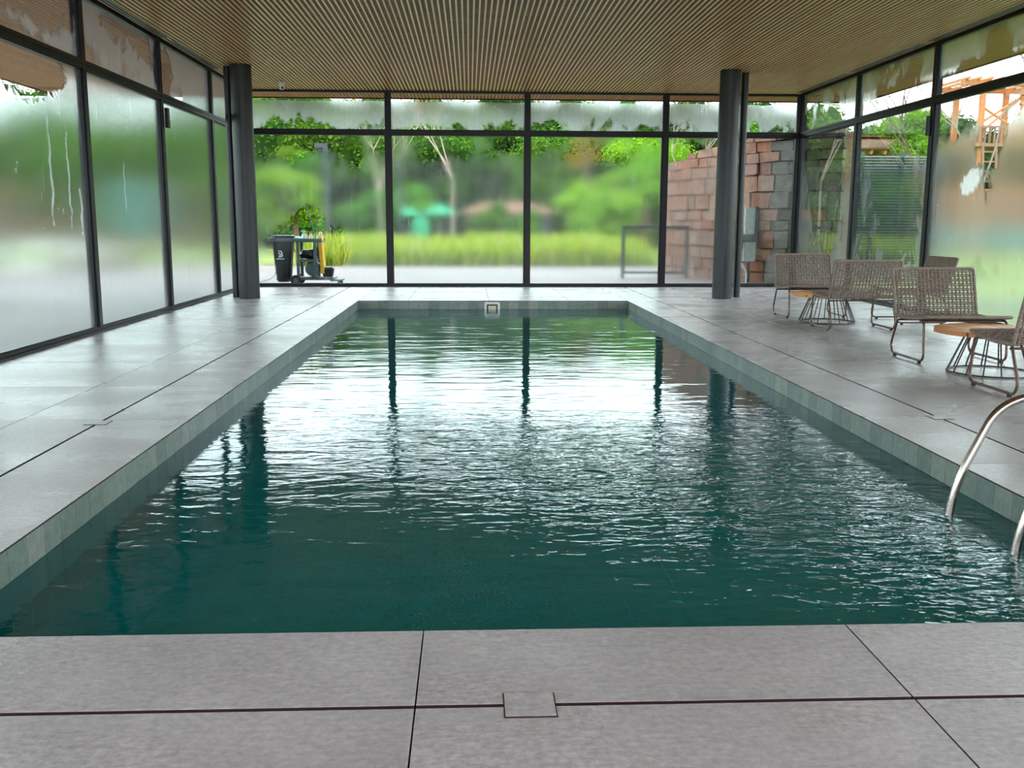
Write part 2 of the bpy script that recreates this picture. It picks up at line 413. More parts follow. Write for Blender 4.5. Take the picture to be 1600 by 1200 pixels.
# ---------------------------------------------------------------- mesh helpers
class MB:
    def __init__(self):
        self.v, self.f, self.mi, self.sm = [], [], [], []
    def add(self, vs, fs, mi=0, smooth=False):
        b = len(self.v)
        self.v += [tuple(p) for p in vs]
        self.f += [tuple(i + b for i in q) for q in fs]
        self.mi += [mi] * len(fs)
        self.sm += [smooth] * len(fs)
        return self
    def box(self, x0, x1, y0, y1, z0, z1, mi=0):
        vs = [(x0, y0, z0), (x1, y0, z0), (x1, y1, z0), (x0, y1, z0), (x0, y0, z1), (x1, y0, z1), (x1, y1, z1), (x0, y1, z1)]
        return self.add(vs, [(0, 3, 2, 1), (4, 5, 6, 7), (0, 1, 5, 4), (1, 2, 6, 5), (2, 3, 7, 6), (3, 0, 4, 7)], mi)
    def cbox(self, x0, x1, y0, y1, z0, z1, c=0.004, mi=0, side=None):
        """box with chamfered top edges"""
        vs = [(x0, y0, z0), (x1, y0, z0), (x1, y1, z0), (x0, y1, z0), (x0, y0, z1 - c), (x1, y0, z1 - c), (x1, y1, z1 - c), (x0, y1, z1 - c),
              (x0 + c, y0 + c, z1), (x1 - c, y0 + c, z1), (x1 - c, y1 - c, z1), (x0 + c, y1 - c, z1)]
        self.add(vs, [(0, 3, 2, 1), (8, 9, 10, 11), (0, 1, 5, 4), (1, 2, 6, 5), (2, 3, 7, 6), (3, 0, 4, 7),
                      (4, 5, 9, 8), (5, 6, 10, 9), (6, 7, 11, 10), (7, 4, 8, 11)], mi)
        if side is not None:
            self.mi[-8:-4] = [side] * 4
        return self
    def obox(self, c, ax, ay, az, mi=0):
        c, ax, ay, az = Vector(c), Vector(ax), Vector(ay), Vector(az)
        vs = [c + sx * ax + sy * ay + sz * az for sz in (-1, 1) for sx, sy in ((-1, -1), (1, -1), (1, 1), (-1, 1))]
        return self.add(vs, [(0, 3, 2, 1), (4, 5, 6, 7), (0, 1, 5, 4), (1, 2, 6, 5), (2, 3, 7, 6), (3, 0, 4, 7)], mi)
    def tube(self, pts, r, seg=10, closed=False, mi=0, rad=None, flat=1.0):
        pts = [Vector(p) for p in pts]
        n = len(pts)
        vs, fs = [], []
        prev = None
        for i, p in enumerate(pts):
            if closed:
                d = (pts[(i + 1) % n] - pts[i - 1])
            else:
                d = pts[min(i + 1, n - 1)] - pts[max(i - 1, 0)]
            d.normalize()
            if prev is None:
                a = Vector((0, 0, 1)) if abs(d.z) < 0.9 else Vector((1, 0, 0))
                u = d.cross(a).normalized()
            else:
                u = (prev - d * prev.dot(d)).normalized()
            prev = u
            w = d.cross(u)
            rr = rad[i] if rad else r
            for k in range(seg):
                t = 2 * pi * k / seg
                vs.append(p + u * cos(t) * rr + w * sin(t) * rr * flat)
        m = n if closed else n - 1
        for i in range(m):
            for k in range(seg):
                a, b = i * seg + k, i * seg + (k + 1) % seg
                c, d2 = ((i + 1) % n) * seg + (k + 1) % seg, ((i + 1) % n) * seg + k
                fs.append((a, b, c, d2))
        if not closed:
            fs.append(tuple(range(seg))[::-1])
            fs.append(tuple((n - 1) * seg + k for k in range(seg)))
        return self.add(vs, fs, mi, True)
    def lathe(self, prof, c=(0, 0, 0), seg=24, mi=0, axis='z', smooth=True):
        vs, fs = [], []
        n = len(prof)
        for r, h in prof:
            for k in range(seg):
                t = 2 * pi * k / seg
                if axis == 'z':
                    vs.append((c[0] + r * cos(t), c[1] + r * sin(t), c[2] + h))
                elif axis == 'x':
                    vs.append((c[0] + h, c[1] + r * cos(t), c[2] + r * sin(t)))
                else:
                    vs.append((c[0] + r * sin(t), c[1] + h, c[2] + r * cos(t)))
        for i in range(n - 1):
            for k in range(seg):
                fs.append((i * seg + k, i * seg + (k + 1) % seg, (i + 1) * seg + (k + 1) % seg, (i + 1) * seg + k))
        fs.append(tuple(range(seg))[::-1])
        fs.append(tuple((n - 1) * seg + k for k in range(seg)))
        return self.add(vs, fs, mi, smooth)
    def build(self, name, mats, parent=None, loc=None, bevel=0.0):
        me = bpy.data.meshes.new(name)
        me.from_pydata(self.v, [], self.f)
        mats = mats if isinstance(mats, (list, tuple)) else [mats]
        for m in mats:
            me.materials.append(m)
        me.polygons.foreach_set('material_index', self.mi)
        me.polygons.foreach_set('use_smooth', self.sm)
        me.update()
        if any(self.sm) and hasattr(me, 'set_sharp_from_angle'):
            me.set_sharp_from_angle(angle=radians(50))
        o = bpy.data.objects.new(name, me)
        COL.objects.link(o)
        if parent is not None:
            o.parent = parent
        if loc is not None:
            o.location = loc
        if bevel:
            md = o.modifiers.new('bevel', 'BEVEL')
            md.width = bevel
            md.segments = 2
            md.limit_method = 'ANGLE'
        return o

def tag(o, label=None, cat=None, group=None, kind=None):
    if label: o['label'] = label
    if cat: o['category'] = cat
    if group: o['group'] = group
    if kind: o['kind'] = kind
    return o

def empty(name, loc=(0, 0, 0), rz=0.0):
    o = bpy.data.objects.new(name, None)
    o.empty_display_size = 0.2
    COL.objects.link(o)
    o.location = loc
    o.rotation_euler = (0, 0, rz)
    return o

def copy_tree(o, parent=None):
    c = o.copy()
    COL.objects.link(c)
    c.parent = parent
    for ch in [k for k in o.children]:
        copy_tree(ch, c)
    return c

def rounded(pts, r, closed=False, seg=5):
    """polyline with rounded corners"""
    P = [Vector(p) for p in pts]
    out = []
    n = len(P)
    for i in range(n):
        if not closed and i in (0, n - 1):
            out.append(P[i])
            continue
        a, b, c = P[i - 1], P[i], P[(i + 1) % n]
        d1, d2 = (a - b), (c - b)
        k = min(r, d1.length * 0.48, d2.length * 0.48)
        s, e = b + d1.normalized() * k, b + d2.normalized() * k
        for j in range(seg + 1):
            t = j / seg
            out.append((1 - t) ** 2 * s + 2 * t * (1 - t) * b + t * t * e)
    return out

def group_children(root, objs):
    for o in objs:
        o.parent = root

# ---------------------------------------------------------------- dimensions
XL, XR, YB, YF = -4.1, 6.22, 18.3, -2.4  # YF: unseen open front end, moved to set sky light on near floor
ZC, ZT = 3.56, 2.83
PX0, PX1, PY0, PY1 = -1.72, 2.47, 2.72, 15.0
ZW = -0.135

# ---------------------------------------------------------------- floor
fl = MB()
fl.box(XL - 0.1, PX0 - 0.012, -2.6, YB + 0.1, -0.30, -0.03, 1)
fl.box(PX1 + 0.012, XR + 0.1, -2.6, YB + 0.1, -0.30, -0.03, 1)
fl.box(PX0 - 0.012, PX1 + 0.012, -2.6, PY0 - 0.012, -0.30, -0.03, 1)
fl.box(PX0 - 0.012, PX1 + 0.012, PY1 + 0.012, YB + 0.1, -0.30, -0.03, 1)
G, S = 0.0022, 0.0085
def tiles(xs, ys, wide_x=(), wide_y=()):
    for i in range(len(xs) - 1):
        for j in range(len(ys) - 1):
            a = xs[i] + (S if xs[i] in wide_x else G)
            b = xs[i + 1] - (S if xs[i + 1] in wide_x else G)
            c = ys[j] + (S if ys[j] in wide_y else G)
            d = ys[j + 1] - (S if ys[j + 1] in wide_y else G)
            fl.cbox(a, b, c, d, -0.03, 0.0, 0.0008, 0, 1)
ycross = [2.26 - 0.0 + 0.0] + [3.43 + 1.226 * k for k in range(10)]
ycross = [y for y in ycross if y < 15.2]
yl = [2.26] + [3.43 + 1.226 * k for k in range(12)] + [YB]
yl = sorted(y for y in yl if y <= YB)
tiles([XL, -2.74, -2.235, PX0], yl, (-2.235,), (2.26,))
tiles([PX1, 2.95, 3.72, 4.97, XR], yl, (2.95,), (2.26,))
yback = [PY1, 15.69, 16.916, YB]
tiles([PX0, -0.95, 0.30, 1.55, PX1], yback)
fx = [XL, -2.694, -1.417, -0.140, 1.137, 2.414, 3.69, 4.97, XR]
tiles([-1.72, -1.417, -0.140, 1.137, 2.414, PX1], [2.26, PY0], (), (2.26,))
tiles(fx, [-2.6, -1.49, -0.24, 1.01, 2.26], (), (2.26,))
floor = fl.build('floor', [M['floor'], M['slot']])
tag(floor, kind='structure')

# flush covers on the slot drains
def cover(x, y, label):
    m = MB()
    m.cbox(-0.063, 0.063, -0.060, 0.060, 0.0004, 0.0030, 0.0003, 0, 1)
    m.box(-0.0665, 0.0665, -0.0635, 0.0635, 0.0002, 0.0009, 1)
    o = m.build('drain_cover', [M['floor'], M['slot']], loc=(x, y, 0.0))
    tag(o, label, 'drain cover', 'stone covers on the slot drains')
cover(0.148, 2.258, 'square grey stone cover on the dark floor slot in front of the pool')
cover(-2.238, 5.79, 'square grey stone cover on the floor slot of the window-side deck opposite the chairs')
cover(2.955, 5.82, 'square grey stone cover on the floor slot beside the ladder and lounge chairs')

# ---------------------------------------------------------------- pool basin
pb = MB()
D = -1.35
tw, th = 0.158, 0.135
def wall_tiles(p0, p1, nrm):
    p0, p1, nrm = Vector(p0), Vector(p1), Vector(nrm)
    L = (p1 - p0).length
    d = (p1 - p0).normalized()
    n = round(L / tw)
    rows = 9
    for r in range(rows):
        zt, zb = (-0.006 if r == 0 else -0.135 * r), -0.135 * (r + 1)
        for k in range(n):
            a, b = p0 + d * (L * k / n + 0.0012), p0 + d * (L * (k + 1) / n - 0.0012)
            c = (a + b) / 2
            c.z = (zt + zb) / 2
            pb.obox(c, (b - a) / 2, nrm * 0.006, Vector((0, 0, (zt - zb) / 2 - 0.0012)), 0 if r < 1 else 2)
wall_tiles((PX0 - 0.006, PY0, 0), (PX0 - 0.006, PY1, 0), (1, 0, 0))
wall_tiles((PX1 + 0.006, PY0, 0), (PX1 + 0.006, PY1, 0), (1, 0, 0))
wall_tiles((PX0, PY1 + 0.006, 0), (PX1, PY1 + 0.006, 0), (0, 1, 0))
wall_tiles((PX0, PY0 - 0.006, 0), (PX1, PY0 - 0.006, 0), (0, 1, 0))
pb.box(PX0 - 0.2, PX0 - 0.012, PY0 - 0.2, PY1 + 0.2, D, -0.302, 1)
pb.box(PX1 + 0.012, PX1 + 0.2, PY0 - 0.2, PY1 + 0.2, D, -0.302, 1)
pb.box(PX0 - 0.012, PX1 + 0.012, PY0 - 0.2, PY0 - 0.012, D, -0.302, 1)
pb.box(PX0 - 0.012, PX1 + 0.012, PY1 + 0.012, PY1 + 0.2, D, -0.302, 1)
nx, ny = 13, 39
for i in range(nx):
    for j in range(ny):
        w, h = (PX1 - PX0) / nx, (PY1 - PY0) / ny
        pb.box(PX0 + i * w + .0006, PX0 + (i + 1) * w - .0006, PY0 + j * h + .0006, PY0 + (j + 1) * h - .0006, -0.90, -0.88, 2)
pb.box(PX0 - 0.2, PX1 + 0.2, PY0 - 0.2, PY1 + 0.2, D - 0.1, -0.90, 2)
basin = pb.build('pool_basin', [M['pooltile'], M['grout'], M['basin']])
tag(basin, kind='structure')

wm = MB()
wm.add([(PX0, PY0, ZW), (PX1, PY0, ZW), (PX1, PY1, ZW), (PX0, PY1, ZW)], [(0, 1, 2, 3)])
water = wm.build('pool_water', M['water'])
tag(water, 'rippled dark teal water filling the rectangular pool', 'water', kind='stuff')

# skimmer in the far pool wall
sk = empty('pool_skimmer', (0.353, PY1, -0.125))
def rframe(mb, w, h, t, y0, y1, c=0.02, mi=0):
    """upright chamfered frame in the xz plane"""
    def ring(w, h, c):
        return [(-w + c, -h), (w - c, -h), (w, -h + c), (w, h - c), (w - c, h), (-w + c, h), (-w, h - c), (-w, -h + c)]
    o_, i_ = ring(w, h, c), ring(w - t, h - t, c * 0.4)
    vs = [(x, y0, z) for x, z in o_] + [(x, y0, z) for x, z in i_] + [(x, y1, z) for x, z in o_] + [(x, y1, z) for x, z in i_]
    fs = []
    for k in range(8):
        q = (k + 1) % 8
        fs += [(k, q, 8 + q, 8 + k), (16 + k, 24 + k, 24 + q, 16 + q), (k, 16 + k, 16 + q, q), (8 + k, 8 + q, 24 + q, 24 + k)]
    mb.add(vs, fs, mi)
m = MB(); rframe(m, 0.120, 0.105, 0.026, -0.022, 0.0)
m.build('face_frame', M['white'], sk)
m = MB(); rframe(m, 0.092, 0.078, 0.010, -0.014, 0.0, 0.004)
m.build('inner_frame', M['cream'], sk)
m = MB(); m.box(-0.084, 0.084, -0.004, 0.0, -0.072, 0.072)
m.build('mouth', M['darkhole'], sk)
m = MB()
m.box(-0.062, 0.062, -0.012, -0.004, -0.022, 0.046)
for k in range(3):
    m.box(-0.05, 0.05, -0.016, -0.012, -0.012 + k * 0.018, -0.004 + k * 0.018)
m.build('weir_flap', M['cream'], sk)
tag(sk, 'white framed skimmer inlet set in the far pool wall', 'skimmer')

# ---------------------------------------------------------------- glass walls
FD = 0.10   # frame depth
def window(n, axis, c, a, b, doors=False):
    """One bay of the glass wall. axis 'x': plane y=c spanning x a..b; axis 'y': plane x=c spanning y a..b."""
    root = empty('window_%d' % n, ((a + b) / 2, c, 0) if axis == 'x' else (c, (a + b) / 2, 0), 0 if axis == 'x' else pi / 2)
    w = (b - a) / 2
    d = FD / 2
    m = MB()
    t = 0.044
    for s in (-1, 1):
        x0, x1 = (s * w - (t if s > 0 else 0), s * w + (0 if s > 0 else t))
        m.box(x0, x1, -d, d, 0.0, ZC)
        # inner bead of the double profile
        xi0, xi1 = (x0 - 0.022, x0) if s > 0 else (x1, x1 + 0.022)
        m.box(xi0, xi1, -d * 0.62, d * 0.62, 0.05, ZT - 0.05)
        m.box(xi0 + (0.008 if s > 0 else 0), xi1 - (0 if s > 0 else 0.008), -d * 0.62, d * 0.62, ZT + 0.04, ZC - 0.03)
    m.box(-w + t, w - t, -d, d, 0.0, 0.052)
    m.box(-w + t, w - t, -d * 0.7, d * 0.7, 0.052, 0.066)
    m.box(-w + t, w - t, -d, d, ZC - 0.036, ZC)
    fr = m.build('window_frame', M['frame'], root)
    m = MB()
    m.box(-w + t, w - t, -d, d, ZT - 0.048, ZT - 0.004)
    m.box(-w + t, w - t, -d * 0.8, d * 0.8, ZT - 0.004, ZT + 0.004)
    m.box(-w + t, w - t, -d, d, ZT + 0.004, ZT + 0.046)
    m.box(-w + t, w - t, -d * 0.62, d * 0.62, ZT - 0.062, ZT - 0.048)
    m.build('transom_bar', M['frame'], root)
    m = MB(); m.box(-w + t + 0.004, w - t - 0.004, -0.005, 0.005, 0.055, ZT - 0.05)
    m.build('lower_pane', M['glass'], root)
    m = MB(); m.box(-w + t + 0.004, w - t - 0.004, -0.005, 0.005, ZT + 0.044, ZC - 0.03)
    m.build('upper_pane', M['glass'], root)
    tag(root, kind='structure')
    return root
nwin = 0
for k in range(4):
    nwin += 1
    window(nwin, 'x', YB, [-4.05, -1.48, 1.08, 3.65][k], [-1.48, 1.08, 3.65, 6.17][k])
ysL = [YB - 0.05 - 0.0, 15.95, 13.38, 10.77, 8.15, 5.53, 2.91, 0.29, YF]
for k in range(len(ysL) - 1):
    nwin += 1
    window(nwin, 'y', XL, ysL[k + 1], ysL[k])
ysR = [YB - 0.05, 15.62, 13.02, 10.42, 7.82, 5.22, 2.62, YF]
for k in range(len(ysR) - 1):
    nwin += 1
    window(nwin, 'y', XR, ysR[k + 1], ysR[k])
for x, nm in ((XL, 'trim_1'), (XR, 'trim_2')):
    m = MB(); m.box(x - 0.05, x + 0.05, YB - 0.05, YB + 0.05, 0, ZC)
    tag(m.build(nm, M['frame']), kind='structure')
# low kick plate / gasket along the left and right sills
m = MB(); m.box(XL + 0.05, XL + 0.085, YF, YB - 0.06, 0.0, 0.022)
tag(m.build('baseboard_left', M['frame']), kind='structure')
m = MB(); m.box(XR - 0.085, XR - 0.05, YF, YB - 0.06, 0.0, 0.022)
tag(m.build('baseboard_right', M['frame']), kind='structure')
# ---------------------------------------------------------------- ceiling, roof, eaves
m = MB()
m.box(XL + 0.05, XR - 0.05, YF, YB - 0.05, ZC + 0.011, ZC + 0.05)
ceil = m.build('ceiling', M['ceil'])
tag(ceil, kind='structure')
m = MB()
x = XL + 0.09
while x < XR - 0.09:
    m.box(x, x + 0.020, YF, YB - 0.055, ZC, ZC + 0.011)
    x += 0.0655
bt = m.build('ceiling_battens', M['batten'], ceil)
EX0, EX1, EY1 = -7.75, 7.62, 19.15
m = MB()
m.box(EX0, EX1, YF - 0.5, EY1, ZC + 0.06, ZC + 0.40)
m.box(EX0 - 0.03, EX0, YF - 0.5, EY1 + 0.03, ZC - 0.04, ZC + 0.42)
m.box(EX1, EX1 + 0.03, YF - 0.5, EY1 + 0.03, ZC - 0.04, ZC + 0.42)
m.box(EX0, EX1, EY1, EY1 + 0.03, ZC - 0.04, ZC + 0.42)
roof = m.build('roof', [M['frame']])
tag(roof, kind='structure')
m = MB()
def soffit(x0, x1, y0, y1):
    x = x0
    while x < x1 - 0.02:
        m.box(x, min(x + 0.052, x1), y0, y1, ZC - 0.02, ZC + 0.012)
        x += 0.0655
    m.box(x0, x1, y0, y1, ZC + 0.03, ZC + 0.055)
soffit(EX0, XL - 0.052, YF - 0.5, EY1)
soffit(XR + 0.052, EX1, YF - 0.5, EY1)
soffit(XL - 0.052, XR + 0.052, YB + 0.052, EY1)
m.build('soffit', M['soffit'], roof)

# linear air diffusers along both long sides of the ceiling
def diffuser(x, y0, y1, label):
    e = empty('linear_diffuser', (x, (y0 + y1) / 2, ZC))
    L = (y1 - y0) / 2
    mm = MB()
    for k in (-0.052, -0.004, 0.044):
        mm.box(k, k + 0.010, -L, L, -0.014, -0.001)
    mm.box(-0.052, 0.054, -L - 0.01, -L, -0.014, -0.001); mm.box(-0.052, 0.054, L, L + 0.01, -0.014, -0.001)
    mm.build('diffuser_frame', M['alu'], e)
    mm = MB(); mm.box(-0.042, 0.044, -L, L, -0.004, -0.0005)
    mm.build('slot', M['darkslot'], e)
    tag(e, label, 'air diffuser', 'linear air diffusers in the ceiling')
diffuser(-3.93, 13.55, 15.85, 'long slot diffuser in the ceiling over the third bay of the cart-side glass wall')
diffuser(-3.93, 10.95, 13.25, 'long slot diffuser in the ceiling edge above the glass bay with the red alarm light')
diffuser(6.02, 15.75, 17.9, 'long slot diffuser in the ceiling by the corner near the stone wall')
diffuser(6.02, 13.15, 15.45, 'long slot diffuser in the ceiling above the screen of grey slats')
diffuser(6.02, 10.55, 12.85, 'long slot diffuser in the ceiling above the pane showing the climbing tower')

# columns with a slim pipe behind each
def column(x, y, label):
    mm = MB()
    mm.lathe([(0.163, 0.0), (0.163, ZC)], seg=40)
    o = mm.build('round_column', M['column'], loc=(x, y, 0))
    tag(o, label, 'column')
column(-3.49, 15.50, 'round black steel column nearest the cleaning cart')
column(4.10, 15.52, 'round black steel column in front of the stone wall')
def pipe(x, y, label):
    mm = MB(); mm.lathe([(0.058, 0.0), (0.058, ZC)], seg=24)
    tag(mm.build('downpipe', M['column'], loc=(x, y, 0)), label, 'pipe')
pipe(-3.735, 15.68, 'slim black pipe standing beside the column near the cleaning cart')
pipe(4.395, 15.74, 'slim black pipe standing beside the column near the stone wall')

# ceiling camera, alarm box, door closer
e = empty('security_camera', (-3.20, 17.3, ZC))
m = MB(); m.lathe([(0.045, -0.02), (0.045, 0.0)], seg=16); m.build('mount', M['white'], e)
m = MB(); m.lathe([(0.0, -0.13), (0.028, -0.125), (0.045, -0.10), (0.052, -0.02)], seg=16); m.build('camera_head', M['white'], e)
m = MB(); m.box(0.0, 0.03, -0.055, -0.03, -0.12, -0.08); m.build('lens', M['darkslot'], e)
tag(e, 'small white security camera hanging from the slatted ceiling', 'camera')
e = empty('alarm_box', (XL + 0.062, 13.47, 2.56))
m = MB(); m.box(-0.01, 0.035, -0.045, 0.045, -0.13, 0.13); m.build('housing', M['frame'], e, bevel=0.006)
m = MB(); m.lathe([(0.014, 0.0), (0.010, 0.008)], (0.035, -0.01, -0.02), 12, axis='x'); m.build('indicator_light', M['red'], e)
tag(e, 'small dark alarm box with a red light on the window mullion', 'alarm')
e = empty('door_contact', (XR - 0.062, 13.02, 2.50))
m = MB(); m.box(-0.03, 0.012, 0.0, 0.055, -0.13, 0.13); m.build('housing', M['darkpost'], e, bevel=0.004)
m = MB(); m.box(-0.034, -0.03, 0.012, 0.043, -0.10, 0.10); m.build('cover_plate', M['slatgrey'], e)
tag(e, 'slim grey contact box on the mullion by the grey slat screen', 'sensor')

# ---------------------------------------------------------------- woven chairs and tables
def weave(w, h, px, pz, r, fn):
    """woven surface: columns along v, rows along u; fn(u, v, off) gives the point"""
    mb = MB()
    nc, nr = int(round(w / px)), int(round(h / pz))
    px, pz = w / nc, h / nr
    for i in range(nc):
        u = -w / 2 + (i + 0.5) * px
        pts = [fn(u, (k / 2) * pz, 0.35 * r * (1 if ((k // 2) + i) % 2 else -1) * (1 if k % 2 else 0.0)) for k in range(nr * 2 + 1)]
        mb.tube(pts, r * 1.5, 6)
    for j in range(nr):
        v = (j + 0.5) * pz
        for dv in (-0.2, 0.2):
            pts = [fn(-w / 2 + (k / 2) * px, v + dv * pz, 1.5 * r * (-1 if (j + (k // 2)) % 2 else 1) * (1 if k % 2 else 0.0)) for k in range(nc * 2 + 1)]
            mb.tube(pts, r * 1.12, 6)
    return mb

def make_chair():
    """Local frame: faces +y (seat front at +y), back at -y, origin centred on the floor between runners."""
    root = empty('lounge_chair')
    W, ZS = 0.76, 0.385
    def seat_pt(u, v, o):
        t = v / 0.60
        return (u, 0.33 - v, ZS + 0.025 - 0.035 * t - 0.018 * sin(pi * t) + o)
    def back_pt(u, v, o):
        t = v / 0.42
        return (u, -0.265 - 0.105 * t - 0.02 * t * t + o, ZS - 0.005 + v * 0.985)
    weave(W - 0.03, 0.60, 0.036, 0.042, 0.0062, seat_pt).build('woven_seat', M['rope'], root)
    weave(W - 0.03, 0.42, 0.036, 0.042, 0.0062, back_pt).build('woven_backrest', M['rope'], root)
    m = MB()
    ring = []
    side = []
    for k in range(9):
        side.append(back_pt(0, 0.42 * (1 - k / 8), 0))
    for k in range(9):
        side.append(seat_pt(0, 0.60 * (1 - k / 8), 0))
    L = [(-W / 2, p[1], p[2]) for p in side]
    R_ = [(W / 2, p[1], p[2]) for p in side]
    loop = L + R_[::-1]
    loop = rounded([p for p in loop], 0.02, True, 3)
    m.tube(loop, 0.0145, 8, closed=True)
    # rope wrapping as rings
    m.build('rope_wrapped_edge', M['rope'], root)
    m = MB()
    zb = 0.026
    for s in (-1, 1):
        X = s * (W / 2 - 0.012)
        pts = rounded([(X * 0.985, 0.20, ZS - 0.012), (X, 0.275, ZS - 0.02), (X, 0.315, zb), (X, -0.305, zb), (X, -0.345, 0.10), (X, -0.235, ZS - 0.045), (X, -0.215, ZS - 0.045)], 0.075, False, 6)
        mm = MB(); mm.tube(pts, 0.0105, 10)
        lg = mm.build('sled_leg', M['bronze'], root)
        for yy in (0.24, -0.25):
            f = MB(); f.box(X - 0.011, X + 0.011, yy - 0.014, yy + 0.014, 0.0, zb - 0.006)
            f.build('foot_pad', M['rubber'], lg)
    for yy, zz, nm in ((-0.215, ZS - 0.045, 'rear_crossbar'), (0.20, ZS - 0.018, 'front_crossbar')):
        mm = MB(); mm.tube([(-W / 2 + 0.012, yy, zz), (W / 2 - 0.012, yy, zz)], 0.0095, 10)
        mm.build('crossbar', M['bronze'], root)
    return root

CH = [  # x, y (centre of runners), heading of the seat front, label
    (4.455, 12.455, pi, 'woven rope lounge chair at the far table, its back to the corner and stone wall'),
    (4.435, 10.985, 0.0, 'woven rope lounge chair with its back to the camera, seat towards the far table'),
    (4.290, 8.410, pi, 'woven rope lounge chair facing the camera across the near slatted table'),
    (4.165, 6.770, 0.0, 'nearest woven rope lounge chair, cut off by the edge of the photo'),
    (5.450, 11.740, pi / 2, 'woven rope lounge chair by the window, turned sideways, mostly hidden behind the others'),
]
chair0 = make_chair()
for i, (x, y, a, lab) in enumerate(CH):
    o = chair0 if i == 0 else copy_tree(chair0)
    o.location = (x, y, 0)
    o.rotation_euler = (0, 0, a)
    tag(o, lab, 'chair', 'woven lounge chairs around the low tables')

def make_table():
    root = empty('side_table')
    R0, zt, th_ = 0.455, 0.362, 0.036
    top = None
    # slats run along y; clipped to a circle
    w = 0.082
    n = int(R0 * 2 / w)
    for k in range(10):
        x0 = -R0 + k * (2 * R0 / 10) + 0.006
        x1 = -R0 + (k + 1) * (2 * R0 / 10) - 0.006
        mm = MB()
        pts = []
        for q in range(7):
            x = x0 + (x1 - x0) * q / 6
            pts.append((x, math.sqrt(max(R0 * R0 - x * x, 0.0016))))
        ring = [(x, y) for x, y in pts] + [(x, -y) for x, y in pts[::-1]]
        nn = len(ring)
        vs = [(x, y, zt - th_) for x, y in ring] + [(x, y, zt) for x, y in ring]
        fs = [tuple(range(nn)), tuple(range(nn, 2 * nn))[::-1]] + [(i, nn + i, nn + (i + 1) % nn, (i + 1) % nn) for i in range(nn)]
        mm.add(vs, fs)
        mm.build('tabletop_slat', M['teak'], root)
    m = MB()
    m.tube([(0.21 * cos(t), 0.21 * sin(t), zt - th_ - 0.007) for t in [2 * pi * k / 32 for k in range(32)]], 0.006, 8, closed=True)
    m.box(-0.40, 0.40, -0.012, 0.012, zt - th_ - 0.006, zt - th_)
    m.box(-0.012, 0.012, -0.40, 0.40, zt - th_ - 0.006, zt - th_)
    m.build('top_ring', M['darktube'], root)
    m = MB()
    m.tube([(0.335 * cos(t), 0.335 * sin(t), 0.009) for t in [2 * pi * k / 40 for k in range(40)]], 0.0075, 8, closed=True)
    m.build('base_ring', M['darktube'], root)
    for k in range(16):
        t = 2 * pi * (k + 0.3) / 16
        mm = MB(); mm.tube([(0.21 * cos(t), 0.21 * sin(t), zt - th_ - 0.006), (0.335 * cos(t), 0.335 * sin(t), 0.012)], 0.0062, 8)
        mm.build('wire_leg', M['darktube'], root)
    return root
t0 = make_table()
for i, (x, y, lab) in enumerate([(4.41, 11.70, 'round low teak slat table with wire cage base, further from the camera'),
                                 (4.27, 7.63, 'round low teak slat table with wire cage base, nearer the camera beside the cropped chair')]):
    o = t0 if i == 0 else copy_tree(t0)
    o.location = (x, y, 0)
    o.rotation_euler = (0, 0, 0.0)
    tag(o, lab, 'table', 'round slatted tables')

# ---------------------------------------------------------------- pool ladder
lad = empty('pool_ladder', (2.47, 4.2, 0))
LX, LYS = 2.20, (4.24, 3.69)
def rail(y):
    pts = [(2.230, y, -0.75), (2.230, y, -0.03), (2.415, y, 0.37), (2.60, y, 0.44), (2.82, y, 0.36), (2.88, y, 0.15), (2.88, y, 0.0)]
    return rounded(pts, 0.17, False, 10)
for y in LYS:
    m = MB(); m.tube([(p[0] - 2.47, p[1] - 4.2, p[2]) for p in rail(y)], 0.0192, 18)
    m.build('handrail', M['steel'], lad)
    m = MB(); m.lathe([(0.045, 0.0), (0.045, 0.008), (0.026, 0.018)], (0.41, y - 4.2, 0), 24)
    m.build('floor_flange', M['steel'], lad)
for zz in (-0.20, -0.46, -0.72):
    m = MB()
    xs = 2.30 - 2.47
    y0, y1 = LYS[1] - 4.2 + 0.02, LYS[0] - 4.2 - 0.02
    m.box(xs - 0.045, xs - 0.033, y0, y1, zz - 0.02, zz + 0.004)
    m.box(xs + 0.04, xs + 0.052, y0, y1, zz - 0.02, zz + 0.004)
    k = y0
    while k < y1:
        m.box(xs - 0.034, xs + 0.041, k, k + 0.014, zz - 0.004, zz + 0.002)
        k += 0.026
    m.build('tread', M['alu'], lad)
tag(lad, 'stainless steel pool ladder with curved handrails and slotted treads', 'ladder')

# ---------------------------------------------------------------- ground outside
def slab(name, x0, x1, y0, y1, z0, z1, mat):
    m = MB(); m.box(x0, x1, y0, y1, z0, z1)
    return tag(m.build(name, mat), kind='structure')
slab('terrace', -34, XR + 0.1, YB + 0.1, 27.4, -0.30, -0.02, M['concrete'])
slab('added_open_terrace', XL - 0.1, XR + 0.1, -10, -2.6, -0.30, -0.021, M['concrete'])  # added roofless ground behind the camera; admits sky light and bounces it indoors
slab('terrace_side', -30, XL - 0.1, -10, YB + 0.1, -0.30, -0.021, M['concrete'])
m = MB(); m.box(-160, 160, -40, 180, -2.2, -1.6)
m.box(XR + 0.1, 160, -40, 180, -0.31, -0.05)
m.box(-160, XR + 0.1, 27.4, 180, -0.31, -0.05)
m.box(-160, -34, -40, 27.4, -0.31, -0.05)
tag(m.build('lawn', M['lawn']), kind='structure')

